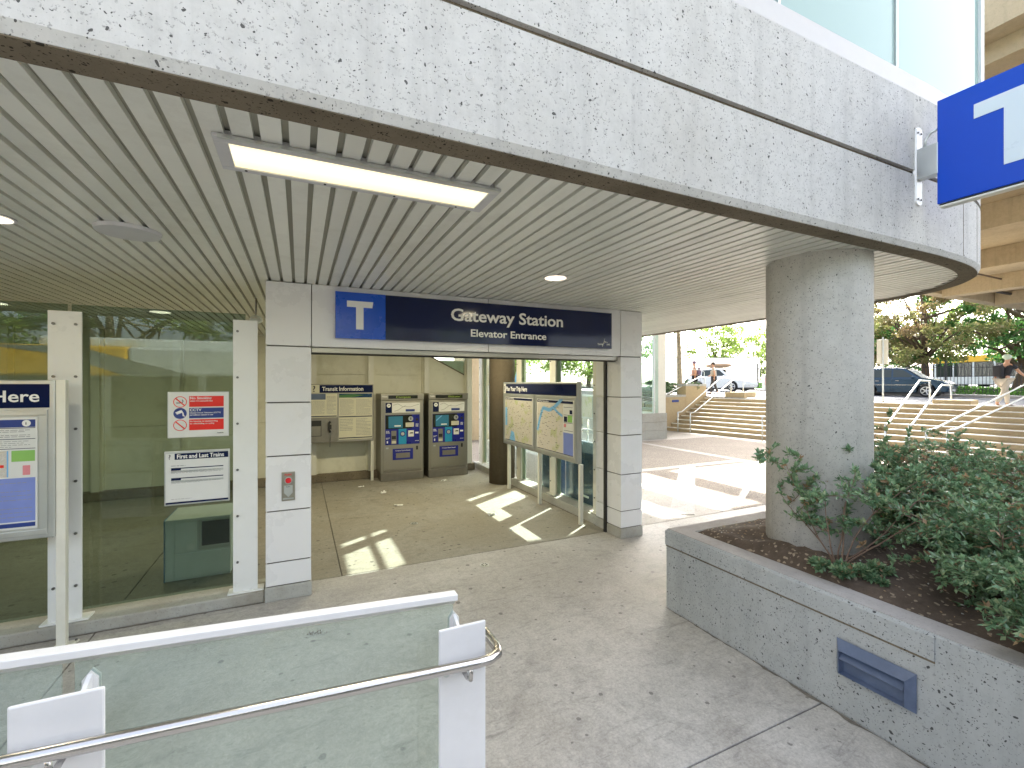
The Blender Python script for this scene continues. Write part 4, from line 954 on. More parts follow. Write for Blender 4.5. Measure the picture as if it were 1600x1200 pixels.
# floor drains, paper scraps
def drain(u, v_, lab):
    t = thing('floor_drain', lab, 'drain', (u, v_, 0), group='round floor drains')
    b = MB(); b.tube([(u, v_, .0003), (u, v_, .0022)], .026, 28); b.build('rim', M['alu'], t)
    b = MB()
    for k in range(8):
        a = k*PI/4; b.box(u+.014*math.cos(a)-.0035, u+.014*math.cos(a)+.0035, v_+.014*math.sin(a)-.0035, v_+.014*math.sin(a)+.0035, .0023, .0030)
    b.build('hole', M['black'], t)
drain(.925, 2.337, 'round metal floor drain outside the doorway')
drain(.744, 3.248, 'round metal floor drain inside the lobby among the sun patches')
rr = random.Random(9)
for k, (u, v_, a, s_, lab) in enumerate(((.54, 4.616, .3, .032, 'long white paper scrap nearest the transit board post'), (.694, 4.259, .1, .024, 'crumpled white paper scrap left of the lobby floor centre'), (.739, 3.78, -.2, .034, 'flat white ticket lying mid floor in the lobby'),
    (1.356, 4.557, .0, .03, 'white ticket on the floor before the right ticket machine'), (1.33, 3.202, .5, .036, 'crumpled white tissue on the floor before the map board'), (1.309, 2.811, .8, .016, 'tiny scrap lying in the right sunlit patch'))):
    n_ = 5; V = []; Fc = []
    for j in range(n_+1):
        for i_ in range(n_+1):
            x = (i_/n_-.5)*2*s_; y = (j/n_-.5)*.8*s_; x2 = x*math.cos(a)-y*math.sin(a); y2 = x*math.sin(a)+y*math.cos(a)
            V.append(((u+x2)*E, (v_+y2)*E, .004+(rr.random()**2)*(.05 if k in (1, 4) else .02)))
    for j in range(n_):
        for i_ in range(n_): q = j*(n_+1)+i_; Fc.append((q, q+1, q+n_+2, q+n_+1))
    o = raw('paper_scrap', V, Fc, M['litter']); tag(o, lab, 'litter', 'paper scraps on the lobby floor')
# leaf debris by the column
b = MB(); 
for k in range(60):
    u = .055+rr.gauss(0, .018); v_ = 1.98+rr.gauss(0, .012); s_ = .007; a = rr.random()*6; b.poly([(u, v_, .002), (u+s_*math.cos(a), v_+s_*math.sin(a), .006), (u+s_*math.cos(a+1), v_+s_*math.sin(a+1), .002)])
tag(b.build('leaf_debris', M['wet'], None), 'small clump of brown leaf debris on the floor behind the rail', 'debris', kind='stuff')

# ------------------------------------------------------------------ ramp, glass guard, handrail
def zr(u): return max(0, (.33-u)*.0565)
b = MB(); b.prism([(-7, 0.001), (.33, .001), (-7, zr(-7))], 'y', -.85, .925); struct(b.build('ramp', M['floor']))
gd = thing('ramp_guard', 'glass ramp guard with white cap rail and stainless handrail', 'railing', (-.1, .93, 0))
sl = .0565
def zt(u): return .5525+(.304-u)*sl
def bar(u0, u1, v0, v1, top, h, nm, m, bev=.002):
    b = MB(); P = []
    for u in (u0, u1):
        for v_, z in ((v0, top(u)), (v1, top(u)), (v1, top(u)-h), (v0, top(u)-h)): P.append(b.pt((u, v_, z)))
    b.f += [[0, 1, 2, 3], [4, 7, 6, 5]]+[[k, 4+k, 4+(k+1) % 4, (k+1) % 4] for k in range(4)]
    return b.build(nm, m, gd, bevel=bev)
bar(-4, .305, .923, .948, zt, .0130, 'cap_rail', M['rail'], .003)
bar(-4, .300, .930, .942, lambda u: zt(u)-.0148, .006, 'cap_channel', M['alu'], 0)
jj = [-3.95, -3.35, -2.74, -2.14, -1.53, -.93, -.3266]
edges = [(-4, -3.9)]
panes = []
prev = -4
for k in range(len(jj)): panes.append((prev, jj[k]-.008)); prev = jj[k]+.008
panes.append((prev, .297))
for a, b_ in panes:
    if b_-a > .05: bar(a, b_, .9335, .9385, lambda u: zt(u)-.0150, .46, 'glass_pane', M['glassr'], 0)
def plate(u0, u1, ztop):
    p_ = MB().box(u0, u1, .846, .852, zr(u0)-.001, ztop).build('post', M['rail'], gd, bevel=.008)
    for u in ((u1+u0)/2+.009,):
        b = MB(); b.prism([(.852, ztop-.012), (.9, ztop-.03), (.9286, ztop-.018), (.9286, ztop-.09), (.852, ztop-.09)], 'x', u-.003, u+.003); b.build('bracket', M['rail'], p_)
        for c0_, c1_ in ((.9288, .9333), (.9387, .943)):
            b = MB(); b.prism([(u-.010, ztop-.09), (u+.010, ztop-.09), (u+.010, ztop-.026), (u, ztop-.014), (u-.010, ztop-.026)], 'y', c0_, c1_); b.build('clamp', M['rail'], p_)
plate(.2415, .338, .5275); plate(-.3595, -.2558, .5615); plate(-.96, -.865, .595)
def zh(u): return .473+(.3576-u)*.062
hp = [(-4, .80, zh(-4)), (.30, .80, zh(.30))]+[(.30+.0576*math.sin(a)+.0, .80+.03-.03*math.cos(a)*1.0, zh(.33)) for a in (PI/6, PI/3)]+[(.3576, .835, zh(.3576)), (.3576, .90, zh(.3576)), (.352, .915, zh(.3576)-.002), (.335, .925, zh(.3576)-.003), (.30, .927, zh(.3576)-.004)]
b = MB(); b.tube(hp, .0095, 16); b.build('handrail', M['steel'], gd, smooth=True)
for u in (.290, -.30, -.91):
    b = MB(); b.tube([(u, .80, zh(u)-.006), (u, .803, zh(u)-.030), (u, .822, zh(u)-.037), (u, .846, zh(u)-.037)], .0045, 8); b.build('handrail_bracket', M['steel'], gd, smooth=True)
    b = MB(); b.tube([(u-.035, .846, zh(u)-.030), (u-.035, .838, zh(u)-.030)], .0075, 12); b.build('bolt', M['alu'], gd)

# ------------------------------------------------------------------ blade sign on the fascia
bs = thing('blade_sign', 'square blue T sign projecting from the concrete edge on a white bracket', 'sign', (1.95, .78, 1.77))
MB().box(1.948, 1.972, .415, .775, 1.600, 1.947).build('box', M['creampost'], bs, bevel=.004)
MB().box(1.9415, 1.9475, .411, .779, 1.603, 1.951).build('blue_face', M['bladeblue'], bs, bevel=.008)
MB().box(1.9725, 1.979, .411, .779, 1.603, 1.951).build('blue_face', M['bladeblue'], bs, bevel=.008)
MB().box(1.944, 1.976, .416, .774, 1.592, 1.5975).build('bottom_trim', M['creampost'], bs)
MB().box(1.9455, 1.974, .416, .774, 1.5977, 1.6027).build('bottom_seal', M['black'], bs)
for ux, s_ in ((1.9413, -1), (1.9792, 1)):
    P = [(.686, 1.887), (.686, 1.842), (.618, 1.842), (.618, 1.667), (.568, 1.667), (.568, 1.842), (.500, 1.842), (.496, 1.887)]
    b = MB(); A = [b.pt((ux, p[0], p[1])) for p in P]; B = [b.pt((ux+s_*.002, p[0], p[1])) for p in P]
    b.f += [A, B[::-1]]+[[A[k], B[k], B[(k+1) % 8], A[(k+1) % 8]] for k in range(8)]; b.build('letter_t', M['pale'], bs)
MB().box(1.938, 1.972, .776, .832, 1.708, 1.812).build('arm', M['alu'], bs, bevel=.003)
b = MB(); n_ = 16; P = [(.023*math.sin(2*PI*k/n_), .125*(1 if math.cos(2*PI*k/n_) > 0 else -1)*1+.012*math.cos(2*PI*k/n_)) for k in range(n_)]
P = sorted(P, key=lambda p: math.atan2(p[1], p[0])); A = [b.pt((1.955+p[0], .842, 1.757+p[1])) for p in P]; B = [b.pt((1.955+p[0]*.8, .832, 1.757+p[1]*.985)) for p in P]
b.f += [A, B[::-1]]+[[A[k], B[k], B[(k+1) % n_], A[(k+1) % n_]] for k in range(n_)]; b.build('wall_plate', M['rail'], bs)
for z in (1.642, 1.872):
    for du in (-.010, .010): b = MB(); b.tube([(1.955+du, .8318, z), (1.955+du, .828, z)], .0035, 8); b.build('bolt', M['bolt'], bs)
b = MB(); b.tube([(1.95, .815, 1.812), (1.95, .814, 1.835), (1.95, .800, 1.856), (1.95, .776, 1.862)], .005, 8); b.build('conduit', M['alu'], bs, smooth=True)

# round form-tie marks and hairline joints in the concrete edge
for u, z in ((-.02, 1.93), (-.62, 1.6), (.30, 1.6), (.62, 1.6), (.94, 1.6), (1.26, 1.6), (1.58, 1.61), (.62, 1.88), (.94, 1.88), (1.26, 1.88), (1.56, 1.89), (-.32, 1.88)):
    b = MB(); b.tube([(u, .8368, z), (u, .8360, z)], [.0085, .0078], 20); b.build('tie_mark', M['fascia'], can)
for u in (-1.9,): MB().box(u-.0006, u+.0006, .8364, .8372, 1.492, 1.7265).build('form_joint', M['curb'], can)
for q in (2.30, 2.48):
    k_ = min(range(len(OP)), key=lambda i: abs(OP[i][0]-q)); p, n = OP[k_], ON[k_]
    x, y = p[0]-n.x*.0084, p[1]-n.y*.0084; MB().box(x-.0012, x+.0012, y-.0004, y+.004, 1.492, 1.7265).build('form_joint', M['soffit'], can)
for o in bpy.data.objects:
    if o.name.startswith(('printed_lines', 'map_names', 'white_print')): o['kind'] = 'stuff'

# grime gathered along the feet of walls and plinths: ragged strips of their own shape
def grime(path, wmin, wmax, seed, label):
    r = random.Random(seed); b = MB()
    for (a, c) in zip(path, path[1:]):
        A = Vector(a); D = Vector(c)-A; L_ = D.length; d = D.normalized(); n = Vector((-d.y, d.x)); k = int(L_/.02); w0 = r.uniform(wmin, wmax)
        for i in range(k):
            w1 = max(wmin*.3, min(wmax, w0+r.gauss(0, (wmax-wmin)*.3)))
            p, q = A+d*(L_*i/k), A+d*(L_*(i+1)/k)
            b.poly([(p.x, p.y, .0012), (q.x, q.y, .0012), (q.x+n.x*w1, q.y+n.y*w1, .0011), (p.x+n.x*w0, p.y+n.y*w0, .0011)]); w0 = w1
    o = b.build('grime', M['grime'], None); tag(o, label, 'grime', kind='stuff')
grime([(1.4855, 1.552), (1.4855, -.8)][::-1], .003, .018, 1, 'dark dirt gathered along the foot of the planter wall')
grime([(-5, 2.3675), (-.145, 2.3675)][::-1], .002, .010, 2, 'dark dirt gathered along the foot of the glass screen kerb')
grime([(1.904, 4.1), (1.904, 2.68)][::-1], .002, .014, 3, 'dark dirt gathered along the lobby kerb under the map board')
grime([(1.86, 4.998), (-5, 4.998)][::-1], -.02, -.004, 4, 'dark dirt along the foot of the lobby back wall')
# ------------------------------------------------------------------ things outside, beyond the lobby glazing
cb = thing('blue_ad_panel', 'dark blue poster panel standing outside the lobby glazing', 'poster panel', (2.09, 3.3, 0))
MB().box(2.06, 2.11, 2.90, 3.32, .02, .54).build('panel', M['tealbin'], cb, bevel=.01)
MB().box(2.06, 2.11, 3.40, 3.74, .02, .50).build('panel', M['tealbin'], cb, bevel=.01)
MB().box(2.055, 2.0595, 2.98, 3.12, .10, .115).build('label_strip', M['white'], cb)
st = thing('leaning_strut', 'light blue leaning steel strut outside the glazing', 'strut', (3.2, 6.3, 0))
b = MB(); b.tube([(2.9, 6.6, -.02), (3.55, 6.2, 3.25)], .045, 10); b.build('pole', M['sky'], st, smooth=True)
ip = thing('map_stand', 'small framed map on a looped rail outside the lobby glazing', 'sign', (2.9, 4.2, 0))
MB().box(2.86, 2.88, 4.05, 4.30, .62, .88).build('frame', M['alu'], ip, bevel=.004)
MB().box(2.857, 2.8595, 4.07, 4.28, .64, .86).build('map', M['map2'], ip)
b = MB(); b.tube([(2.87, 4.17, .0), (2.87, 4.17, .62)], .010, 8); b.tube([(2.87, 4.35, 0), (2.87, 4.35, .42), (2.87, 4.25, .50), (2.87, 4.0, .50), (2.87, 3.9, .42), (2.87, 3.9, 0)], .009, 8); b.build('rail', M['steel'], ip, smooth=True)

# corner of the pale building behind
bb = thing('corner_building', 'cream building corner with glass and stained concrete base beside the stairs', 'building', (5.7, 6.4, 0))
for z0, z1 in ((0, .155), (.160, .305), (.310, .468)):
    MB().box(5.30, 6.12, 6.36, 7.9, z0-.001, z1).build('base_course', M['curb'], bb, bevel=.006)
MB().box(5.93, 6.10, 6.372, 6.54, .469, 3.15).build('corner_post', M['creampost'], bb, bevel=.003)
MB().box(5.30, 5.36, 6.372, 6.42, .469, 3.15).build('mullion', M['creampost'], bb)
MB().box(5.82, 5.85, 6.376, 6.40, .469, 3.15).build('mullion', M['alu'], bb)
MB().box(5.361, 5.819, 6.385, 6.391, .47, 3.15).build('pane', M['glassc'], bb)
MB().box(5.851, 5.929, 6.385, 6.391, .47, 3.15).build('pane', M['glassc'], bb)
MB().box(6.06, 6.066, 6.541, 7.9, .47, 3.15).build('pane', M['glassc'], bb)
MB().box(5.30, 6.12, 6.36, 7.9, 3.151, 3.19).build('roof', M['guide'], bb)

# ------------------------------------------------------------------ plaza stairs (local x climbs, local y runs along the treads)
stt = thing('plaza_stairs', 'wide sandy concrete stairs with white nosings climbing from plaza to street', 'stairs', (0, 0, 0), FA)
SL = lambda: MB(local=True)
N0, TR, RS = 8.34, .176, .0755
for k in range(9):
    n0 = N0+k*TR; z1 = RS*(k+1)
    n1 = n0+TR if k < 8 else 9.93
    s_ = SL().box(n0, 9.93, -3, 6.19, z1-RS+.0004 if k else -.002, z1-.002).build('step', M['stair'], stt, bevel=.004)
    SL().box(n0-.003, n0+.030, -2.99, 6.185, z1-.014, z1).build('nosing', M['nosing'], s_)
def rail_thing(label, pts, posts_, r=.013):
    t = thing('stair_handrail', label, 'handrail', (0, 0, 0), FA, group='tubular handrails on the plaza stairs')
    b = SL(); b.tube(pts, r, 8); b.build('rail', M['alu'], t, smooth=True)
    for n_, s_, z0, z1 in posts_:
        b = SL(); b.tube([(n_, s_, z0), (n_, s_, z1)], r*.95, 8); b.build('post', M['alu'], t, smooth=True)
    return t
def stair_rail(s_, lab, h0=.41, ht=.44, n1=9.85, ne=10.25, nb=8.22):
    zt_ = zst(s_)+ht
    return rail_thing(lab, [(nb, s_, h0), (8.36, s_, h0+.01), (n1-.03, s_, zt_-.01), (n1+.02, s_, zt_), (ne, s_, zt_-.01)], [(nb+.005, s_, 0, h0), (ne-.01, s_, zst(s_)-.01, zt_-.01)])
rail_thing('handrail climbing along the planter wall left of the stairs', [(8.0, 6.3, .62), (8.1, 6.3, .65), (9.75, 6.3, 1.17), (9.8, 6.3, 1.17), (9.95, 6.3, 1.14)], [(9.95, 6.3, .70, 1.14)])
stair_rail(5.82, 'leftmost full height stair handrail beside the planter wall')
stair_rail(5.53, 'second stair handrail from the planter wall, ending lower on the block', ht=.40)
stair_rail(4.10, 'stair handrail half hidden by the left side of the round column')
stair_rail(2.35, 'stair handrail just right of the round column, upper of two', ht=.42, ne=10.4)
stair_rail(2.08, 'stair handrail just right of the round column, lower of two', ht=.35, ne=10.4)
for dv, z0_, z1_, lab in ((0, .385, 1.0, 'bright long handrail rising to the right edge, upper of two'), (-.22, .40, .94, 'bright long handrail rising to the right edge, lower of two')):
    u0_, v0_ = 7.83, 3.17+dv; u1_, v1_ = 10.5, 3.10+dv*.9
    # to local axes
    def loc(u, v_): return (u*ND[0]+v_*ND[1], u*SD[0]+v_*SD[1])
    a = loc(u0_-.22, v0_); b_ = loc(u0_, v0_); c = loc(u1_, v1_); d = loc(u1_+2, v1_)
    rail_thing(lab, [(*a, z0_), (*b_, z0_), (*c, z1_), (*d, z1_+.02)], [(a[0]+.01, a[1], 0, z0_), (*d, .6, z1_)])
for s0_, s1_, n0_, lab in ((5.3, 5.75, 9.86, 'concrete block at the top of the stairs under the left handrails'), (1.75, 2.2, 9.86, 'concrete block at the top of the stairs before the dark car')):
    o = SL().box(n0_, n0_+.22, s0_, s1_, zst(s0_)-.02, zst(s0_)+.115)
    o.M = Matrix.Rotation(FA, 4, 'Z'); o.v = []; o.f = []; o.box(n0_, n0_+.5, s0_, s1_, zst(s0_)-.02, zst(s0_)+.115)
    q = o.build('concrete_block', M['stair'], None, bevel=.01); tag(q, lab, 'block')
# planter walls left of the stairs
pw = thing('stepped_planter_wall', 'stepped tan concrete planter wall left of the plaza stairs', 'planter', (0, 0, 0), FA)
for n0_, n1_, z_ in ((7.55, 7.92, .50), (7.922, 8.30, .62), (8.302, 9.05, .76), (9.052, 9.85, 1.0)):
    SL().box(n0_, n1_, 6.20, 6.42, 0, z_-.05).build('wall', M['stair'], pw, bevel=.006)
    SL().box(n0_-.004, n1_, 6.193, 6.425, z_-.048, z_).build('cap', M['curb'], pw, bevel=.006)
SL().box(8.55, 8.78, 6.188, 6.1995, .60, .65).build('step_light', M['dkblue'], pw)
SL().box(7.9, 10.2, 6.43, 9.0, 0, .70).build('soil_bed', M['soil'], pw)
SL().box(7.86, 7.899, 6.43, 9.0, 0, .60).build('wall', M['stair'], pw)

# railing beyond
fr_ = thing('upper_railing', 'thin metal railing behind the shrubs at the top left of the stairs', 'railing', (8.7, 8.6, .7))
b = MB(); b.tube([(7.9, 9.0, 1.36), (9.2, 8.39, 1.36), (9.27, 8.35, 1.30), (9.27, 8.35, .75)], .008, 6); b.build('rail', M['alu'], fr_)
for k in (.1, .42, .74): b = MB(); b.tube([(7.9+1.3*k, 9.0-.61*k, .70), (7.9+1.3*k, 9.0-.61*k, 1.36)], .006, 6); b.build('post', M['alu'], fr_)

# ------------------------------------------------------------------ plants
def leaf(V, Fc, p, d, n, ln, wd):
    d = d.normalized(); s_ = d.cross(n)
    if s_.length < 1e-4: s_ = Vector((1, 0, 0))
    s_.normalize(); n2 = s_.cross(d); i = len(V); m = p+d*ln*.55-n2*ln*.08
    V += [p, p+d*ln*.5+s_*wd+n2*ln*.04, p+d*ln, p+d*ln*.5-s_*wd+n2*ln*.04, m]
    Fc += [(i, i+4, i+1), (i+1, i+4, i+2), (i, i+3, i+4), (i+3, i+2, i+4)]
def rv(r): 
    while True:
        q = Vector((r.uniform(-1, 1), r.uniform(-1, 1), r.uniform(-1, 1)))
        if .01 < q.length < 1: return q
def shrub(name, label, base_pts, dirs, length, nleaf, seed, ll=(.022, .042), sag=.5, dens=1., tanfrac=.05, sub=4):
    """base_pts in metres; arching stems with side twigs that carry leaf clusters"""
    r = random.Random(seed); t = thing(name, label, 'shrub', base_pts[0], 0, s=1)
    sb = MB(s=1); V = []; Fc = []; V2 = []; F2 = []
    def twig(p, d, L, rad, depth):
        P = [p]; q = p.copy(); dd = d.normalized(); n_ = 7
        for k in range(n_):
            dd = (dd+rv(r)*.22+Vector((0, 0, -.06*sag*(1+k*.5)))).normalized(); q = q+dd*L/n_; P.append(q.copy())
            f = (k+1)/n_
            if depth < 2 and k >= 1:
                for _ in range(sub if depth == 0 else 2):
                    if r.random() < .62*dens:
                        sd_ = (dd*.5+rv(r)).normalized(); sd_.z = abs(sd_.z)*.5+.1*r.random(); twig(q, sd_, L*r.uniform(.28, .5), rad*.55, depth+1)
            if depth >= 1 or k > 3:
                c_ = r.randint(2, 5)
                tan = r.random() < tanfrac
                for _ in range(c_):
                    ld = (dd*.4+rv(r)*.9+Vector((0, 0, .25))).normalized(); nn = (Vector((0, 0, 1))+rv(r)*.7).normalized(); l_ = r.uniform(*ll)
                    leaf(V2 if tan else V, F2 if tan else Fc, q+rv(r)*.004, ld, nn, l_, l_*.27)
        sb.tube(P, [rad*(1-.75*k/n_) for k in range(n_+1)], 5, cap=False)
    for bp, dv in zip(base_pts, dirs):
        twig(Vector(bp), Vector(dv), length*r.uniform(.8, 1.15), .006 if length < .9 else .008, 0)
    sb.build('stems', M['twig'], t)
    inv = W[t].inverted()
    o = raw('foliage', [inv @ v for v in V], Fc, M['leafsh'], t); o['kind'] = 'stuff'
    if V2: o = raw('dry_leaves', [inv @ v for v in V2], F2, M['leaftan'], t); o['kind'] = 'stuff'
    return t, len(Fc)
r = random.Random(12)
bx_, by_ = 1.665*E, .925*E; bz = (soil_z(1.665, .925)-.01)*E
shrub('small_shrub', 'small sparse glossy shrub growing in the soil before the round column', [(bx_+r.gauss(0, .02), by_+r.gauss(0, .02), bz) for _ in range(8)],
      [(-.40, .25, 1.0), (.05, -.1, 1.0), (.25, -.55, .9), (-.1, .3, .85), (.1, -.3, 1.1), (-.35, .45, .6), (.35, -.5, .5), (-.2, 0, .9)], .66, 0, 3, ll=(.032, .056), sag=.12, dens=.34, sub=2)
shrub('ground_sprig', 'low leafy sprig on the soil at the foot of the small shrub', [(bx_-.06+r.gauss(0, .03), by_-.10+r.gauss(0, .05), bz) for _ in range(4)],
      [(-.5, -.3, .35), (.0, -.6, .3), (-.2, .4, .3), (.1, -.9, .25)], .16, 0, 8, ll=(.03, .05), sag=.5, dens=.7, sub=2)
def blob(name, label, cx, cy, rad, n_, L, seed, **k):
    rr_ = random.Random(seed); B = []; D = []
    for _ in range(n_):
        a = rr_.random()*2*PI; q = rad*math.sqrt(rr_.random()); u, v_ = cx+q*math.cos(a), cy+q*math.sin(a)
        B.append((u*E, v_*E, (soil_z(u, v_)-.01)*E)); D.append((math.cos(a)*.75+rr_.gauss(0, .2), math.sin(a)*.75+rr_.gauss(0, .2), 1.0))
    return shrub(name, label, B, D, L, 0, seed, **k)
blob('large_shrub', 'large dense glossy green shrub spilling over the planter wall at right', 2.14, .60, .26, 20, .72, 21, ll=(.028, .052), sag=.55, sub=3, dens=.70)
blob('large_shrub', 'broad spreading shrub behind the large one, right of the round column', 2.52, 1.0, .32, 18, .80, 33, ll=(.028, .050), sag=.6, tanfrac=.12, dens=.66)
blob('large_shrub', 'far part of the shrubbery at the right edge against the stairs', 3.35, .85, .34, 16, .84, 47, ll=(.03, .055), sag=.6, dens=.62)
blob('large_shrub', 'nearest shrub at the right edge hanging over the planter wall', 1.84, .36, .14, 16, .50, 51, ll=(.026, .050), sag=1.0, dens=.72)
rr = random.Random(77)
B = [(SN(6.5+rr.random()*1.1, 8.1+rr.random()*1.6)) for _ in range(26)]
t_, _ = shrub('bed_shrub', 'dark green shrub in the stepped planter under the thin tree', [(p[0]*E, p[1]*E, .70*E) for p in B], [(rr.gauss(0, .6), rr.gauss(0, .6), 1) for _ in B], .75, 0, 78, ll=(.05, .09), sag=.6, dens=.7, sub=3)

def tree(name, label, u, v_, z0, th, tr, crown, rads, nclump, nleaf, lm, bark_, seed, lsize=(.09, .18), limbs=7, fork=None, group=None, csize=.32):
    """crown: centre (u, v, z) and rads in E units"""
    r = random.Random(seed); t = thing(name, label, 'tree', (u, v_, z0), 0, group=group)
    cx, cy, cz = crown; fz = fork or th
    base = Vector((u, v_, z0)); top = Vector((u+r.gauss(0, .05), v_+r.gauss(0, .05), fz))
    tb = MB()
    tb.tube([base-Vector((0, 0, .05)), base+Vector((0, 0, .1)), base.lerp(top, .5)+Vector((r.gauss(0, .02), r.gauss(0, .02), 0)), top], [tr*1.45, tr*1.1, tr*.95, tr*.85], 10)
    ctr = Vector((cx, cy, cz)); clumps = []
    while len(clumps) < nclump:
        q = rv(r); 
        if q.length < .35: continue
        p = ctr+Vector((q.x*rads[0], q.y*rads[1], q.z*rads[2])); clumps.append((p, q.length))
    if limbs:
        leader = Vector((cx, cy, cz+rads[2]*.75)); tb.tube([top, top.lerp(leader, .4)+Vector((r.gauss(0, .08), r.gauss(0, .08), 0)), leader], [tr*.8, tr*.45, tr*.1], 7)
        for k in range(limbs):
            p, _q = clumps[k*len(clumps)//limbs]
            st_ = top.lerp(leader, r.uniform(0, .45)) if k % 2 else top-Vector((0, 0, r.uniform(0, .15)))
            mid = st_.lerp(p, .5)+Vector((r.gauss(0, .08), r.gauss(0, .08), .10*rads[2]))
            tb.tube([st_, mid, p], [tr*.5, tr*.26, tr*.06], 6)
            for _ in range(3):
                p2, _q = r.choice(clumps); 
                if (p2-mid).length < rads[0]*.9: tb.tube([mid, mid.lerp(p2, .5)+rv(r)*.08, p2], [tr*.18, tr*.1, tr*.03], 5)
    tb.build('trunk', M[bark_], t, smooth=True)
    V = []; Fc = []; inv = W[t].inverted()
    per = nleaf//nclump
    for p, ql in clumps:
        cs = csize*r.uniform(.6, 1.3); sx, sy, sz = r.uniform(.8, 1.5), r.uniform(.8, 1.5), r.uniform(.45, .8)
        for _ in range(per):
            q = rv(r); q = q*(.55+.45*r.random()); x = (p+Vector((q.x*sx, q.y*sy, q.z*sz))*cs)*E
            l_ = r.uniform(*lsize); leaf(V, Fc, inv @ x, rv(r), (Vector((0, 0, 1))+rv(r)*1.1).normalized(), l_, l_*.34)
    o = raw('crown', V, Fc, M[lm], t); return t
def P_(x, y, t): # measured bearing to ground position, worked out beforehand
    return None
tree('autumn_tree', 'tree with tan and yellow green leaves rising behind the dark car', 19.4, 8.15, .72, 1.9, .115, (19.0, 8.2, 3.55), (2.5, 2.5, 2.0), 170, 26000, 'leafa', 'bark', 5, limbs=14, lsize=(.12, .24), csize=.36)
tree('autumn_tree', 'green lower boughs of a second tree behind the dark car', 21.6, 9.6, .76, 1.7, .09, (21.2, 9.8, 2.4), (2.3, 2.3, .95), 90, 14000, 'leafg', 'bark', 15, limbs=8, lsize=(.12, .24), csize=.36)
tree('spreading_tree', 'broad green tree with many spreading limbs at the right edge', 20.8, 6.25, .74, 1.5, .20, (21.4, 5.9, 3.5), (3.1, 3.1, 2.1), 180, 26000, 'leafg', 'bark', 6, limbs=20, lsize=(.12, .24), fork=1.45, csize=.36)
tree('street_tree', 'thin pale trunked tree in the bed left of the stairs', 8.72, 8.62, .70, 2.2, .062, (8.7, 8.9, 3.3), (1.3, 1.3, 1.1), 40, 3500, 'leafg', 'palebark', 7, limbs=6, lsize=(.08, .14))
for k, (u, v_, z, rx, rz_, lab) in enumerate(((25.5, 22.0, 3.0, 2.6, 2.2, 'bright yellow green tree beyond the white wall, left one'), (29, 22.2, 3.1, 2.8, 2.2, 'bright yellow green tree beyond the white wall, middle one'), (31.5, 20.5, 2.9, 2.8, 2.1, 'bright yellow green tree beyond the white wall nearest the column'),
    (19, 24, 3.6, 2.4, 2.3, 'pale hazy tree left of the white wall'), (14.5, 21, 2.8, 2.3, 2.0, 'light green tree seen through the lobby side glazing, right one'), (11.6, 24, 3.0, 2.3, 2.2, 'light green tree seen through the lobby side glazing, left one'), (36, 12, 3.4, 3.2, 2.4, 'green tree beyond the bus yard at right'), (37, 5, 3.4, 3.2, 2.4, 'green tree beyond the bus yard at the far right edge'))):
    tree('background_tree', lab, u, v_, .7, 1.6, .12, (u, v_, z), (rx, rx, rz_), 60, 5500, 'leaflite', 'bark', 20+k, limbs=5, lsize=(.22, .42), csize=.6, group='trees beyond the street')
for k, (u, v_, lab) in enumerate(((-6.5, -7, 'leafy tree behind the bus on the road behind the photographer, leftmost'), (-3.2, -6.2, 'leafy tree behind the bus, second from left'), (-.4, -6.8, 'leafy tree behind the bus, third from left'), (2.8, -7.5, 'leafy tree behind the bus, rightmost'))):
    tree('roadside_tree', lab, u, v_, -.08, 1.2, .13, (u, v_, 2.6), (2.0, 2.0, 1.7), 60, 6500, 'leaflite' if k % 2 else 'leafg', 'bark', 40+k, limbs=6, lsize=(.14, .26), csize=.4, group='trees behind the photographer')
# hedge-high grass on the bank
V = []; Fc = []; r = random.Random(8)
for _ in range(9000):
    n_ = r.uniform(19.0, 21.9); s_ = r.uniform(-4, 13); u, v_ = SN(s_, n_); z = zst(s_)+.02+(n_-19)/3*.2
    a = r.random()*PI; l_ = r.uniform(.04, .09); i = len(V); dx, dy = .03*math.cos(a), .03*math.sin(a)
    V += [((u-dx)*E, (v_-dy)*E, z*E), ((u+dx)*E, (v_+dy)*E, z*E), ((u+r.gauss(0, .02))*E, (v_+r.gauss(0, .02))*E, (z+l_)*E)]; Fc.append((i, i+1, i+2))
o = raw('grass', V, Fc, M['grass']); tag(o, 'green grass on the bank along the fence across the road', 'grass', kind='stuff')

# iron fence
fe = thing('iron_fence', 'black iron picket fence on the grass bank across the road', 'fence', (0, 0, 0), FA)
pk = None
zf_ = lambda s_: zst(s_)+.05
for k in range(150):
    s_ = -1.8+k*.078
    if pk is None:
        pk = SL().box(-.006, .006, -.006, .006, 0, .90).build('picket', M['iron'], fe); pk.location = (19.4*E, s_*E, zf_(s_)*E)
    else:
        c = pk.copy(); C.objects.link(c); c.parent = fe; c.location = (19.4*E, s_*E, zf_(s_)*E)
for z in (.12, .80): 
    b = SL(); b.tube([(19.4, -1.9, zf_(-1.9)+z), (19.4, 9.95, zf_(9.95)+z)], .009, 6); b.build('rail', M['iron'], fe)
for k in range(7): s_ = -1.84+k*1.95; SL().box(19.38, 19.42, s_-.02, s_+.02, zf_(s_), zf_(s_)+1.02).build('post', M['iron'], fe)

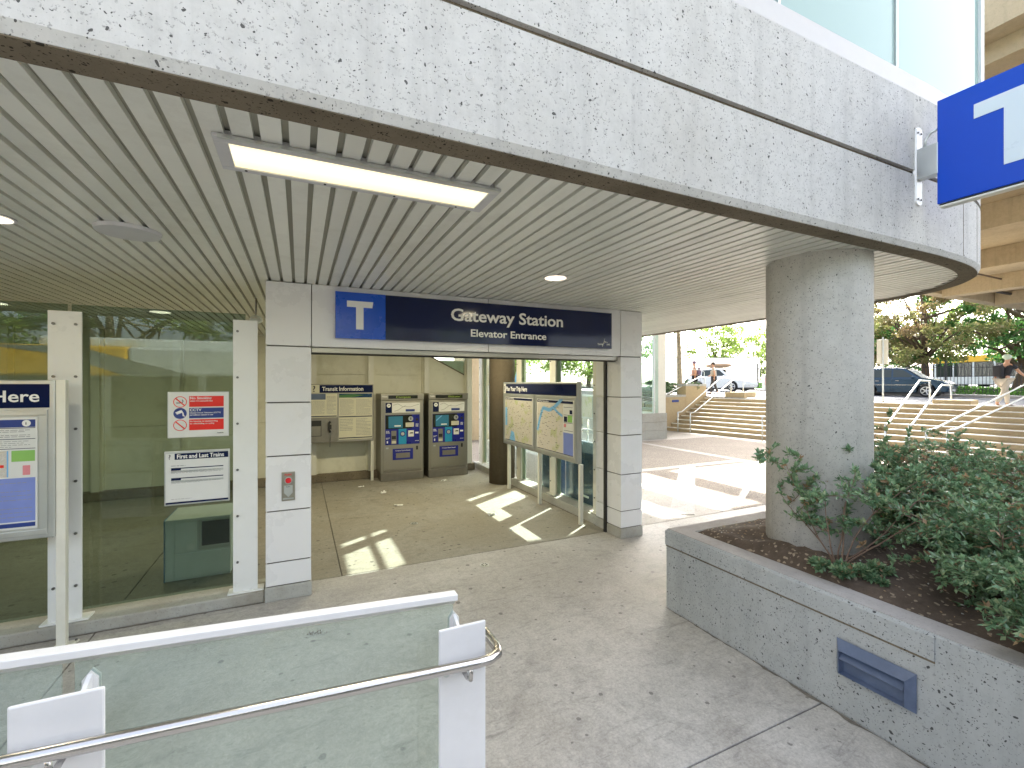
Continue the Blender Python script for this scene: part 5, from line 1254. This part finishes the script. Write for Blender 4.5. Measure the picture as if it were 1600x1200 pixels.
# back of a traffic sign
ts = thing('street_sign', 'back of a plain grey street sign on a pole before the dark car', 'sign', (9.45, 4.55, .66))
b = MB(); b.tube([(9.45, 4.55, .64), (9.45, 4.55, 1.84)], .013, 10); b.build('pole', M['alu'], ts)
b = MB(); b.tube([(9.45, 4.55, .66), (9.45, 4.55, .69)], .028, 10); b.build('base', M['iron'], ts)
b = MB(); b.M = Matrix.Translation((9.45, 4.55, 0)) @ Matrix.Rotation(-.78, 4, 'Z'); b.box(-.085, .085, .015, .022, 1.36, 1.80); b.build('sign_panel', M['creampost'], ts, bevel=.006)

# white wall / building far back, banner
wb = thing('white_wall', 'long low bright white wall block beyond the road left of the column', 'wall', (20, 18, .7))
b = MB(); b.prism([(17.9, 19.2), (22.9, 16.85), (22.93, 16.9), (17.93, 19.25)], 'z', .6, 2.42); b.build('wall', M['translwhite'], wb)  # wall made translucent so sun from behind brightens its shaded face
b = MB(); b.prism([(17.88, 19.18), (22.92, 16.83), (22.95, 16.93), (17.95, 19.28)], 'z', 2.421, 2.45); b.build('coping', M['coping'], wb)
for k in range(0):
    f_ = .12+k*.17; u, v_ = 17.9+5*f_, 19.2-2.35*f_
    b = MB(); b.M = Matrix.Translation((u, v_, 0)) @ Matrix.Rotation(math.atan2(-2.35, 5), 4, 'Z'); b.box(-.2, .2, -.012, .0, 1.25, 1.75); b.build('window', M['glassc'] if False else M['alu'], wb)
bn = thing('blue_green_sign', 'blue and green panel sign beside the white building', 'sign', (17.0, 18.6, .7))
b = MB(); b.M = Matrix.Translation((17.2, 18.4, 0)) @ Matrix.Rotation(-.45, 4, 'Z'); b.box(-.28, .28, 0, .03, 2.15, 2.55); b.build('blue_half', M['sky'], bn)
b = MB(); b.M = Matrix.Translation((17.2, 18.4, 0)) @ Matrix.Rotation(-.45, 4, 'Z'); b.box(-.28, .28, 0, .03, 1.92, 2.149); b.build('green_half', M['green'], bn)
b = MB(); b.tube([(17.05, 18.5, .6), (17.05, 18.5, 1.95)], .02, 8); b.build('pole', M['alu'], bn)
# news boxes near the column
for k, (dx, m, lab) in enumerate(((0, 'white', 'white news box left of the round column, first of the row'), (.30, 'pinkcloth', 'faded red news box left of the round column, in the middle of the row'), (.60, 'plastic', 'dark news box closest to the round column'))):
    u, v_ = 12.15+dx*.8, 8.7-dx*.55; z0 = zst(6.2)-.02
    t = thing('news_box', lab, 'news box', (u, v_, z0), -.6, group='news boxes beside the road')
    L1().box(-.22, .22, -.2, .2, .25, 1.15).build('cabinet', M[m], t, bevel=.03)
    L1().box(-.17, .17, -.215, -.201, .55, .95).build('door', M['glassf'] if k else M['red'], t)
    L1().box(-.05, .05, -.05, .05, 0, .2499).build('pedestal', M['iron'], t); L1().box(-.2, .2, -.19, .19, -.005, .03).build('base', M['iron'], t)

# ------------------------------------------------------------------ vehicles
def wheel(parent, x, y, side, r_=.34):
    b = MB(s=1, local=True); b.tube([(x, y-side*.11, r_), (x, y+side*.10, r_), (x, y+side*.11, r_)], [r_, r_, r_*.93], 28); wv = b.build('wheel', M['tyre'], parent, smooth=False)
    b = MB(s=1, local=True); yy = y+side*.112
    for k in range(24):
        a, a2 = 2*PI*k/24, 2*PI*(k+1)/24; c1, c2 = r_*.70, r_*.60
        b.poly([(x+c1*math.cos(a), yy, r_+c1*math.sin(a)), (x+c1*math.cos(a2), yy, r_+c1*math.sin(a2)), (x+c2*math.cos(a2), yy+side*.004, r_+c2*math.sin(a2)), (x+c2*math.cos(a), yy+side*.004, r_+c2*math.sin(a))])
    for k in range(5):
        a = 2*PI*k/5; b.tube([(x, yy, r_), (x+r_*.62*math.cos(a), yy, r_+r_*.62*math.sin(a))], .032, 5)
    b.tube([(x, yy-.01, r_), (x, yy+side*.02, r_)], .05, 10); b.build('rim', M['rim'], wv)
def arch(cx, r_, z0, n=9): return [(cx+r_*math.cos(a), z0+r_*math.sin(a)) for a in [PI-PI*k/n for k in range(n+1)]]
def car(label, cat, loc, rz, paint, roof_box=False, wagon=True):
    t = thing('parked_car' if not roof_box else 'white_car', label, cat, loc, rz)
    wz = .34; ax1, ax2 = 1.36, -1.30; Wd = .90
    prof = [(-2.22, .34), (-2.26, .62), (-2.22, .98), (-2.05, 1.02), (.62, 1.03), (1.0, 1.04), (1.55, .99), (2.0, .88), (2.22, .72), (2.27, .50), (2.2, .28)]
    low = [(2.2, .28)]+arch(ax1, -.40, wz)[0:0]
    bot = [(2.2, .28), (ax1+.42, .26)]+[(ax1+.42*math.cos(a), wz+.42*math.sin(a)) for a in [PI*k/9 for k in range(0, 10)]]+[(ax1-.42, .24), (ax2+.42, .24)]+[(ax2+.42*math.cos(a), wz+.42*math.sin(a)) for a in [PI*k/9 for k in range(0, 10)]]+[(ax2-.42, .28)]
    P = prof[:-1]+bot
    # side skin with curvature: five lateral stations
    b = MB(s=1, local=True); st_ = [(-Wd, .0), (-Wd+.06, .03), (0, .06), (Wd-.06, .03), (Wd, .0)]
    rings = []
    for y, gx in st_:
        ring_ = []
        for (x, z) in P:
            zz = z+(gx if z > .9 else 0)*.6; xx = x+(gx*1.6 if x > 1.9 else (-gx if x < -2 else 0)); ring_.append(b.pt((xx, y*(1-.05*max(0, (z-.6))), zz)))
        rings.append(ring_)
    n = len(P)
    for a in range(4):
        for k in range(n): b.f.append([rings[a][k], rings[a][(k+1) % n], rings[a+1][(k+1) % n], rings[a+1][k]])
    b.f.append(rings[0][::-1]); b.f.append(rings[-1]); body = b.build('body', M[paint], t, bevel=.02)
    # greenhouse
    G = [(-2.12, 1.0), (-1.92, 1.58), (-1.5, 1.66), (.0, 1.68), (.42, 1.62), (1.18, 1.02)]
    b = MB(s=1, local=True); R = []
    for sgn in (-1, 1): R.append([b.pt((x, sgn*(.86-.20*(z-1.0)/.68), z)) for x, z in G])
    n = len(G)
    for k in range(n): b.f.append([R[0][k], R[0][(k+1) % n], R[1][(k+1) % n], R[1][k]])
    b.f.append(R[0][::-1]); b.f.append(R[1]); b.build('roof', M[paint], t, bevel=.03)
    for sgn in (-1, 1):
        def sy(z): return sgn*(.866-.20*(z-1.0)/.68)
        for wdw in (((-1.9, 1.12), (-1.78, 1.50), (-1.15, 1.55), (-1.12, 1.12)), ((-1.04, 1.12), (-1.06, 1.56), (-.22, 1.58), (-.20, 1.12)), ((-.12, 1.12), (-.14, 1.58), (.30, 1.55), (.86, 1.12))):
            b = MB(s=1, local=True); A = [b.pt((x, sy(z)+sgn*.004, z)) for x, z in wdw]; B_ = [b.pt((x, sy(z)-sgn*.01, z)) for x, z in wdw]
            b.f += [A, B_[::-1]]+[[A[k], A[(k+1) % 4], B_[(k+1) % 4], B_[k]] for k in range(4)]; b.build('window', M['carglass'], t)
        for x in (-.95, .0): b = MB(s=1, local=True); b.box(x, x+.17, sgn*.905-.012, sgn*.905+.012, .90, .93); b.build('handle', M['trim'], t)
        b = MB(s=1, local=True); b.ellipsoid((.82, sgn*1.0, 1.10), (.09, .09, .07), 10, 8); b.build('mirror', M[paint], t, smooth=True)
        b = MB(s=1, local=True); b.box(-1.75, .2, sgn*.70-.02, sgn*.70+.02, 1.69, 1.725); b.build('roof_rail', M['trim'], t)
        for x in (-.165, -1.085): b = MB(s=1, local=True); b.box(x-.004, x+.004, sgn*.893, sgn*.902, .36, 1.05); b.build('door_seam', M['black'], t)
        b = MB(s=1, local=True); b.box(-1.75, .9, sgn*.894-.012, sgn*.894+.012, .66, .685); b.build('side_trim', M['trim'] if paint != 'carwhite' else M['buswhite'], t)
        b = MB(s=1, local=True); b.ellipsoid((2.06, sgn*.66, .76), (.20, .20, .085), 12, 8); b.build('headlight', M['headl'], t, smooth=True)
        b = MB(s=1, local=True); b.ellipsoid((2.22, sgn*.62, .42), (.06, .10, .07), 10, 8); b.build('fog_lamp', M['headl'], t, smooth=True)
        b = MB(s=1, local=True); b.box(-2.27, -2.18, sgn*.80-.08, sgn*.80+.08, .80, 1.0); b.build('tail_light', M['red'], t, bevel=.01)
        wheel(t, ax1, sgn*.80, sgn); wheel(t, ax2, sgn*.80, sgn)
    b = MB(s=1, local=True); A = [(.50, -.66, 1.575), (.50, .66, 1.575), (1.15, .78, 1.075), (1.15, -.78, 1.075)]; b.poly([(x+.012, y, z+.012) for x, y, z in A]); b.poly([(x, y, z) for x, y, z in A][::-1]); b.build('windscreen', M['headl'] if paint == 'carblue' else M['carglass'], t)
    b = MB(s=1, local=True); b.poly([(-2.14, -.62, 1.15), (-2.14, .62, 1.15), (-2.0, .56, 1.52), (-2.0, -.56, 1.52)]); b.build('rear_window', M['carglass'], t)
    b = MB(s=1, local=True); b.box(2.24, 2.30, -.45, .45, .55, .72); b.build('grille', M['plastic'], t, bevel=.01)
    b = MB(s=1, local=True); b.box(2.28, 2.335, -.26, .26, .36, .48); b.build('number_plate', M['white'], t)
    b = MB(s=1, local=True); b.box(-2.1, 2.1, -.78, .78, .16, .30); b.build('underbody', M['plastic'], t)
    return t
HD = math.atan2(-.986, .1668)
def on_street(u, v_):
    s_ = u*SD[0]+v_*SD[1]; return (u, v_, zst(s_)-.045)
fu, fv = 16.35, 6.70
cu_, cv_ = fu-1.36/E*ND[1]*1.0, fv+1.36/E*.986
car('dark blue estate car on the road behind the right stair handrails', 'car', (cu_, cv_, zst(cu_*SD[0]+cv_*SD[1])-.048), HD, 'carblue')
car('white car passing on the road behind the two pedestrians', 'car', (14.28, 12.09, zst(9.5)-.048), HD, 'carwhite', roof_box=True)
rb = thing('roof_cargo', 'tan canoe shaped cargo strapped on the white car roof', 'roof cargo', (14.28, 12.09, zst(9.5)+.80), HD)
b = MB(s=1, local=True); b.ellipsoid((-.2, 0, .22), (1.05, .40, .20), 18, 10); b.build('shell', M['brown'], rb, smooth=True)
for x in (-1.2, .6): b = MB(s=1, local=True); b.box(x, x+.05, -.6, .6, .0, .03); b.build('cross_bar', M['trim'], rb)
def bus(label, loc, rz, c1, c2, write=False, c3=None):
    t = thing('city_bus', label, 'bus', loc, rz)
    Lb, H = 12.0, 2.92
    L1().box(0, Lb, 0, 2.5, .32, 1.0).build('lower_body', M[c2], t, bevel=.05)
    L1().box(0, Lb, .02, 2.48, 1.002, 2.30).build('window_band', M['plastic'], t)
    L1().box(0, 6.4, 0, 2.5, 2.302, H).build('roof_front', M[c3 or c2], t, bevel=.06); L1().box(6.402, Lb, 0, 2.5, 2.302, H).build('roof_rear', M[c1], t, bevel=.06)
    for k in range(7): L1().box(.35+k*1.62, .35+k*1.62+1.42, -.004, .0195, 1.06, 2.24).build('window', M['carglass'], t)
    for k in range(8): L1().box(.19+k*1.62, .19+k*1.62+.14, -.006, .0195, 1.0025, 2.3015).build('pillar', M['buswhite'], t)
    for x in (2.5, 9.0):
        for y, sgn in ((.14, -1), (2.36, 1)): wheel(t, x, y, sgn, .48)
    for z in (.55, .85): L1().box(.05, Lb-.05, -.008, -.0005, z, z+.02).build('side_rail', M['alu'], t)
    L1().box(-.02, -.0005, .2, 2.3, 1.1, 2.5).build('windscreen', M['carglass'], t, bevel=.02)
    for y in (.3, 2.2): L1().box(-.03, -.0005, y-.15, y+.15, .6, .75).build('headlight', M['headl'], t)
    L1().box(4.0, 8.0, .6, 1.9, H+.0005, H+.22).build('roof_unit', M['buswhite'], t, bevel=.05)
    b = L1(); b.prism([(5.2, 2.31), (6.4, 2.31), (7.6, 2.75), (8.6, 2.90), (7.2, 2.90), (6.3, 2.62)], 'y', -.004, -.0006); b.build('swoosh', M['alu'], t)
    if write: text('lettering', 'www.translink.ca', .22, M['alu'], t, (3.0, -.006, 2.50), bold=.003)
    return t
bus('yellow and white city bus on the road behind the photographer', (1.6, -1.02, -.075), PI, 'yellow', 'buswhite', True)
for u, v_, rz, lab in ((27.5, 11.2, -1.9, 'yellow bus parked beyond the fence, left one'), (30.5, 8.5, -1.9, 'yellow bus parked beyond the fence, middle one'), (31, 3.5, -1.9, 'yellow bus parked beyond the fence, right one')):
    t_ = bus(lab, (u, v_, .82), rz, 'yellow', 'buswhite', c3='yellow'); t_['group'] = 'buses in the yard beyond the fence'

# ------------------------------------------------------------------ people
def skin(name, pts, edges, mat, parent, root=0, sub=2):
    me = bpy.data.meshes.new(name); me.from_pydata([p[:3] for p in pts], edges, []); me.update(); me.materials.append(mat)
    o = bpy.data.objects.new(name, me); link(o, parent)
    md = o.modifiers.new('skin', 'SKIN'); md.use_smooth_shade = True
    for k, p in enumerate(pts):
        sv_ = me.skin_vertices[0].data[k]; r_ = p[3]; sv_.radius = r_ if isinstance(r_, tuple) else (r_, r_); sv_.use_root = (k == root)
    ss_ = o.modifiers.new('sub', 'SUBSURF'); ss_.levels = sub; ss_.render_levels = sub
    return o
def person(label, loc, rz, top, bottom, hairm, stride=.3, lean=.0, arms=.3, cap=None, bag=None, h=1.7):
    """faces +x; metres"""
    t = thing('person', label, 'person', loc, rz); k = h/1.7
    def q(x, y, z, r_): return (x*k, y*k, z*k, tuple(a*k for a in r_) if isinstance(r_, tuple) else r_*k)
    L_ = lean
    J = [q(0, 0, .92, (.125, .16)), q(.02+L_*.4, 0, 1.14, (.105, .13)), q(.03+L_*.8, 0, 1.34, (.11, .17)), q(.02+L_, 0, 1.46, .06), q(.03+L_*1.1, 0, 1.53, .055), q(.05+L_*1.2, 0, 1.62, (.085, .075)), q(.05+L_*1.2, 0, 1.70, .06),
         q(.02+L_*.9, .19, 1.39, .052), q(.02+L_*.9-arms*.35, .23, 1.13, .042), q(.02+L_*.9-arms*.2, .22, .90, .032),
         q(.02+L_*.9, -.19, 1.39, .052), q(.02+L_*.9+arms*.45, -.23, 1.15, .042), q(.02+L_*.9+arms*1.1, -.18, 1.02, .032),
         q(0, .09, .86, .088), q(stride*.7, .10, .48, .058), q(stride*.75, .10, .09, .042), q(stride*.75+.15, .10, .035, .035),
         q(0, -.09, .86, .088), q(-stride*.35, -.10, .47, .058), q(-stride*1.05, -.10, .14, .042), q(-stride*1.05+.12, -.10, .04, .033)]
    Ed = [(0, 1), (1, 2), (2, 3), (3, 4), (4, 5), (5, 6), (2, 7), (7, 8), (8, 9), (2, 10), (10, 11), (11, 12), (0, 13), (13, 14), (14, 15), (15, 16), (0, 17), (17, 18), (18, 19), (19, 20)]
    skin('body', J, Ed, M['skin'], t)
    for w_, d in ((9, Vector((-.05, 0, -1))), (12, Vector((.8, 0, -.4)))):
        p = Vector(J[w_][:3]); d = d.normalized(); s_ = Vector((0, 1, 0)); n2 = d.cross(s_)
        b = MB(s=1, local=True); b.tube([p, p+d*.05*k, p+d*.09*k], [.028*k, .036*k, .030*k], 8)
        for f_ in range(4): o_ = s_*(-.026+.017*f_)*k; L2 = (.062, .072, .068, .055)[f_]*k; b.tube([p+d*.085*k+o_, p+d*.085*k+o_+d*L2*.55+n2*.008*k, p+d*.085*k+o_+d*L2*.9+n2*.024*k], [.009*k, .008*k, .006*k], 6)
        b.tube([p+d*.03*k+s_*.03*k, p+d*.065*k+s_*.05*k+n2*.01*k, p+d*.10*k+s_*.048*k+n2*.02*k], [.011*k, .009*k, .007*k], 6)
        b.build('hand', M['skin'], t, smooth=True)
    g_ = 1.17
    def sc_(i, f=g_): p = J[i]; r_ = p[3]; return (*p[:3], tuple(a*f for a in r_) if isinstance(r_, tuple) else r_*f)
    sh = [sc_(1, 1.2), sc_(0, 1.06), sc_(2, 1.14), sc_(3, 1.1), sc_(7, 1.25), (*[(a+b_)/2 for a, b_ in zip(J[7][:3], J[8][:3])], .056*k), sc_(10, 1.25), (*[(a+b_)/2 for a, b_ in zip(J[10][:3], J[11][:3])], .056*k)]
    skin('shirt', sh, [(0, 1), (0, 2), (2, 3), (2, 4), (4, 5), (2, 6), (6, 7)], M[top], t)
    tr_ = [sc_(0, 1.14), sc_(13, 1.2), sc_(14, 1.35), (*J[15][:2], J[15][2]+.03, .062*k), sc_(17, 1.2), sc_(18, 1.35), (*J[19][:2], J[19][2]+.03, .062*k)]
    skin('trousers', tr_, [(0, 1), (1, 2), (2, 3), (0, 4), (4, 5), (5, 6)], M[bottom], t)
    hx = (.045+L_*1.2)*k
    b = MB(s=1, local=True); b.ellipsoid((hx-.012, 0, 1.665*k), (.105*k, .092*k, .095*k), 16, 10); b.build('hair', M[hairm], t, smooth=True)
    b = MB(s=1, local=True); b.ellipsoid((hx+.095*k, 0, 1.62*k), (.016*k, .012*k, .02*k), 8, 6)
    for s2 in (-1, 1): b.ellipsoid((hx+.01, s2*.082*k, 1.625*k), (.018*k, .008*k, .028*k), 8, 6)
    b.build('nose_and_ears', M['skin'], t, smooth=True)
    b = MB(s=1, local=True)
    for s2 in (-1, 1): b.ellipsoid((hx+.082*k, s2*.03*k, 1.645*k), (.008*k, .012*k, .006*k), 8, 6)
    b.box(hx+.083*k, hx+.09*k, -.025*k, .025*k, 1.578*k, 1.585*k); b.build('eyes_and_mouth', M['hair'], t)
    for i_ in (16, 20):
        b = MB(s=1, local=True); p = J[i_]; b.ellipsoid((p[0]-.05*k, p[1], p[2]+.01), (.14*k, .048*k, .045*k), 12, 8); b.build('shoe', M['plastic'], t, smooth=True)
    if cap: b = MB(s=1, local=True); b.ellipsoid((hx-.03, 0, 1.69*k), (.125*k, .105*k, .085*k), 16, 10); b.box(hx+.05, hx+.18*k, -.06*k, .06*k, 1.66*k, 1.675*k); b.build('cap', M[cap], t, smooth=True)
    if bag: b = MB(s=1, local=True); b.box(-.28*k, -.13*k, -.13*k, .13*k, 1.02*k, 1.40*k); b.build('backpack', M[bag], t, bevel=.04)
    return t
person('woman with pale green cap striding along the pavement above the right handrails', (10.25, 3.27, zst(1.5)), -.35, 'blackcloth', 'tancloth', 'capc', stride=.36, lean=.10, arms=.45, cap='capc', bag='blackcloth', h=1.64)
person('left pedestrian in dusty pink top beside the white car', (9.30, 8.68, zst(7)), 2.3, 'pinkcloth', 'blackcloth', 'purple', stride=.2, arms=.15, bag='purple', h=1.68)
person('right pedestrian in pale top beside the white car', (9.62, 8.36, zst(6.7)), 2.3, 'tancloth', 'plastic', 'hair', stride=.18, arms=.15, h=1.62)
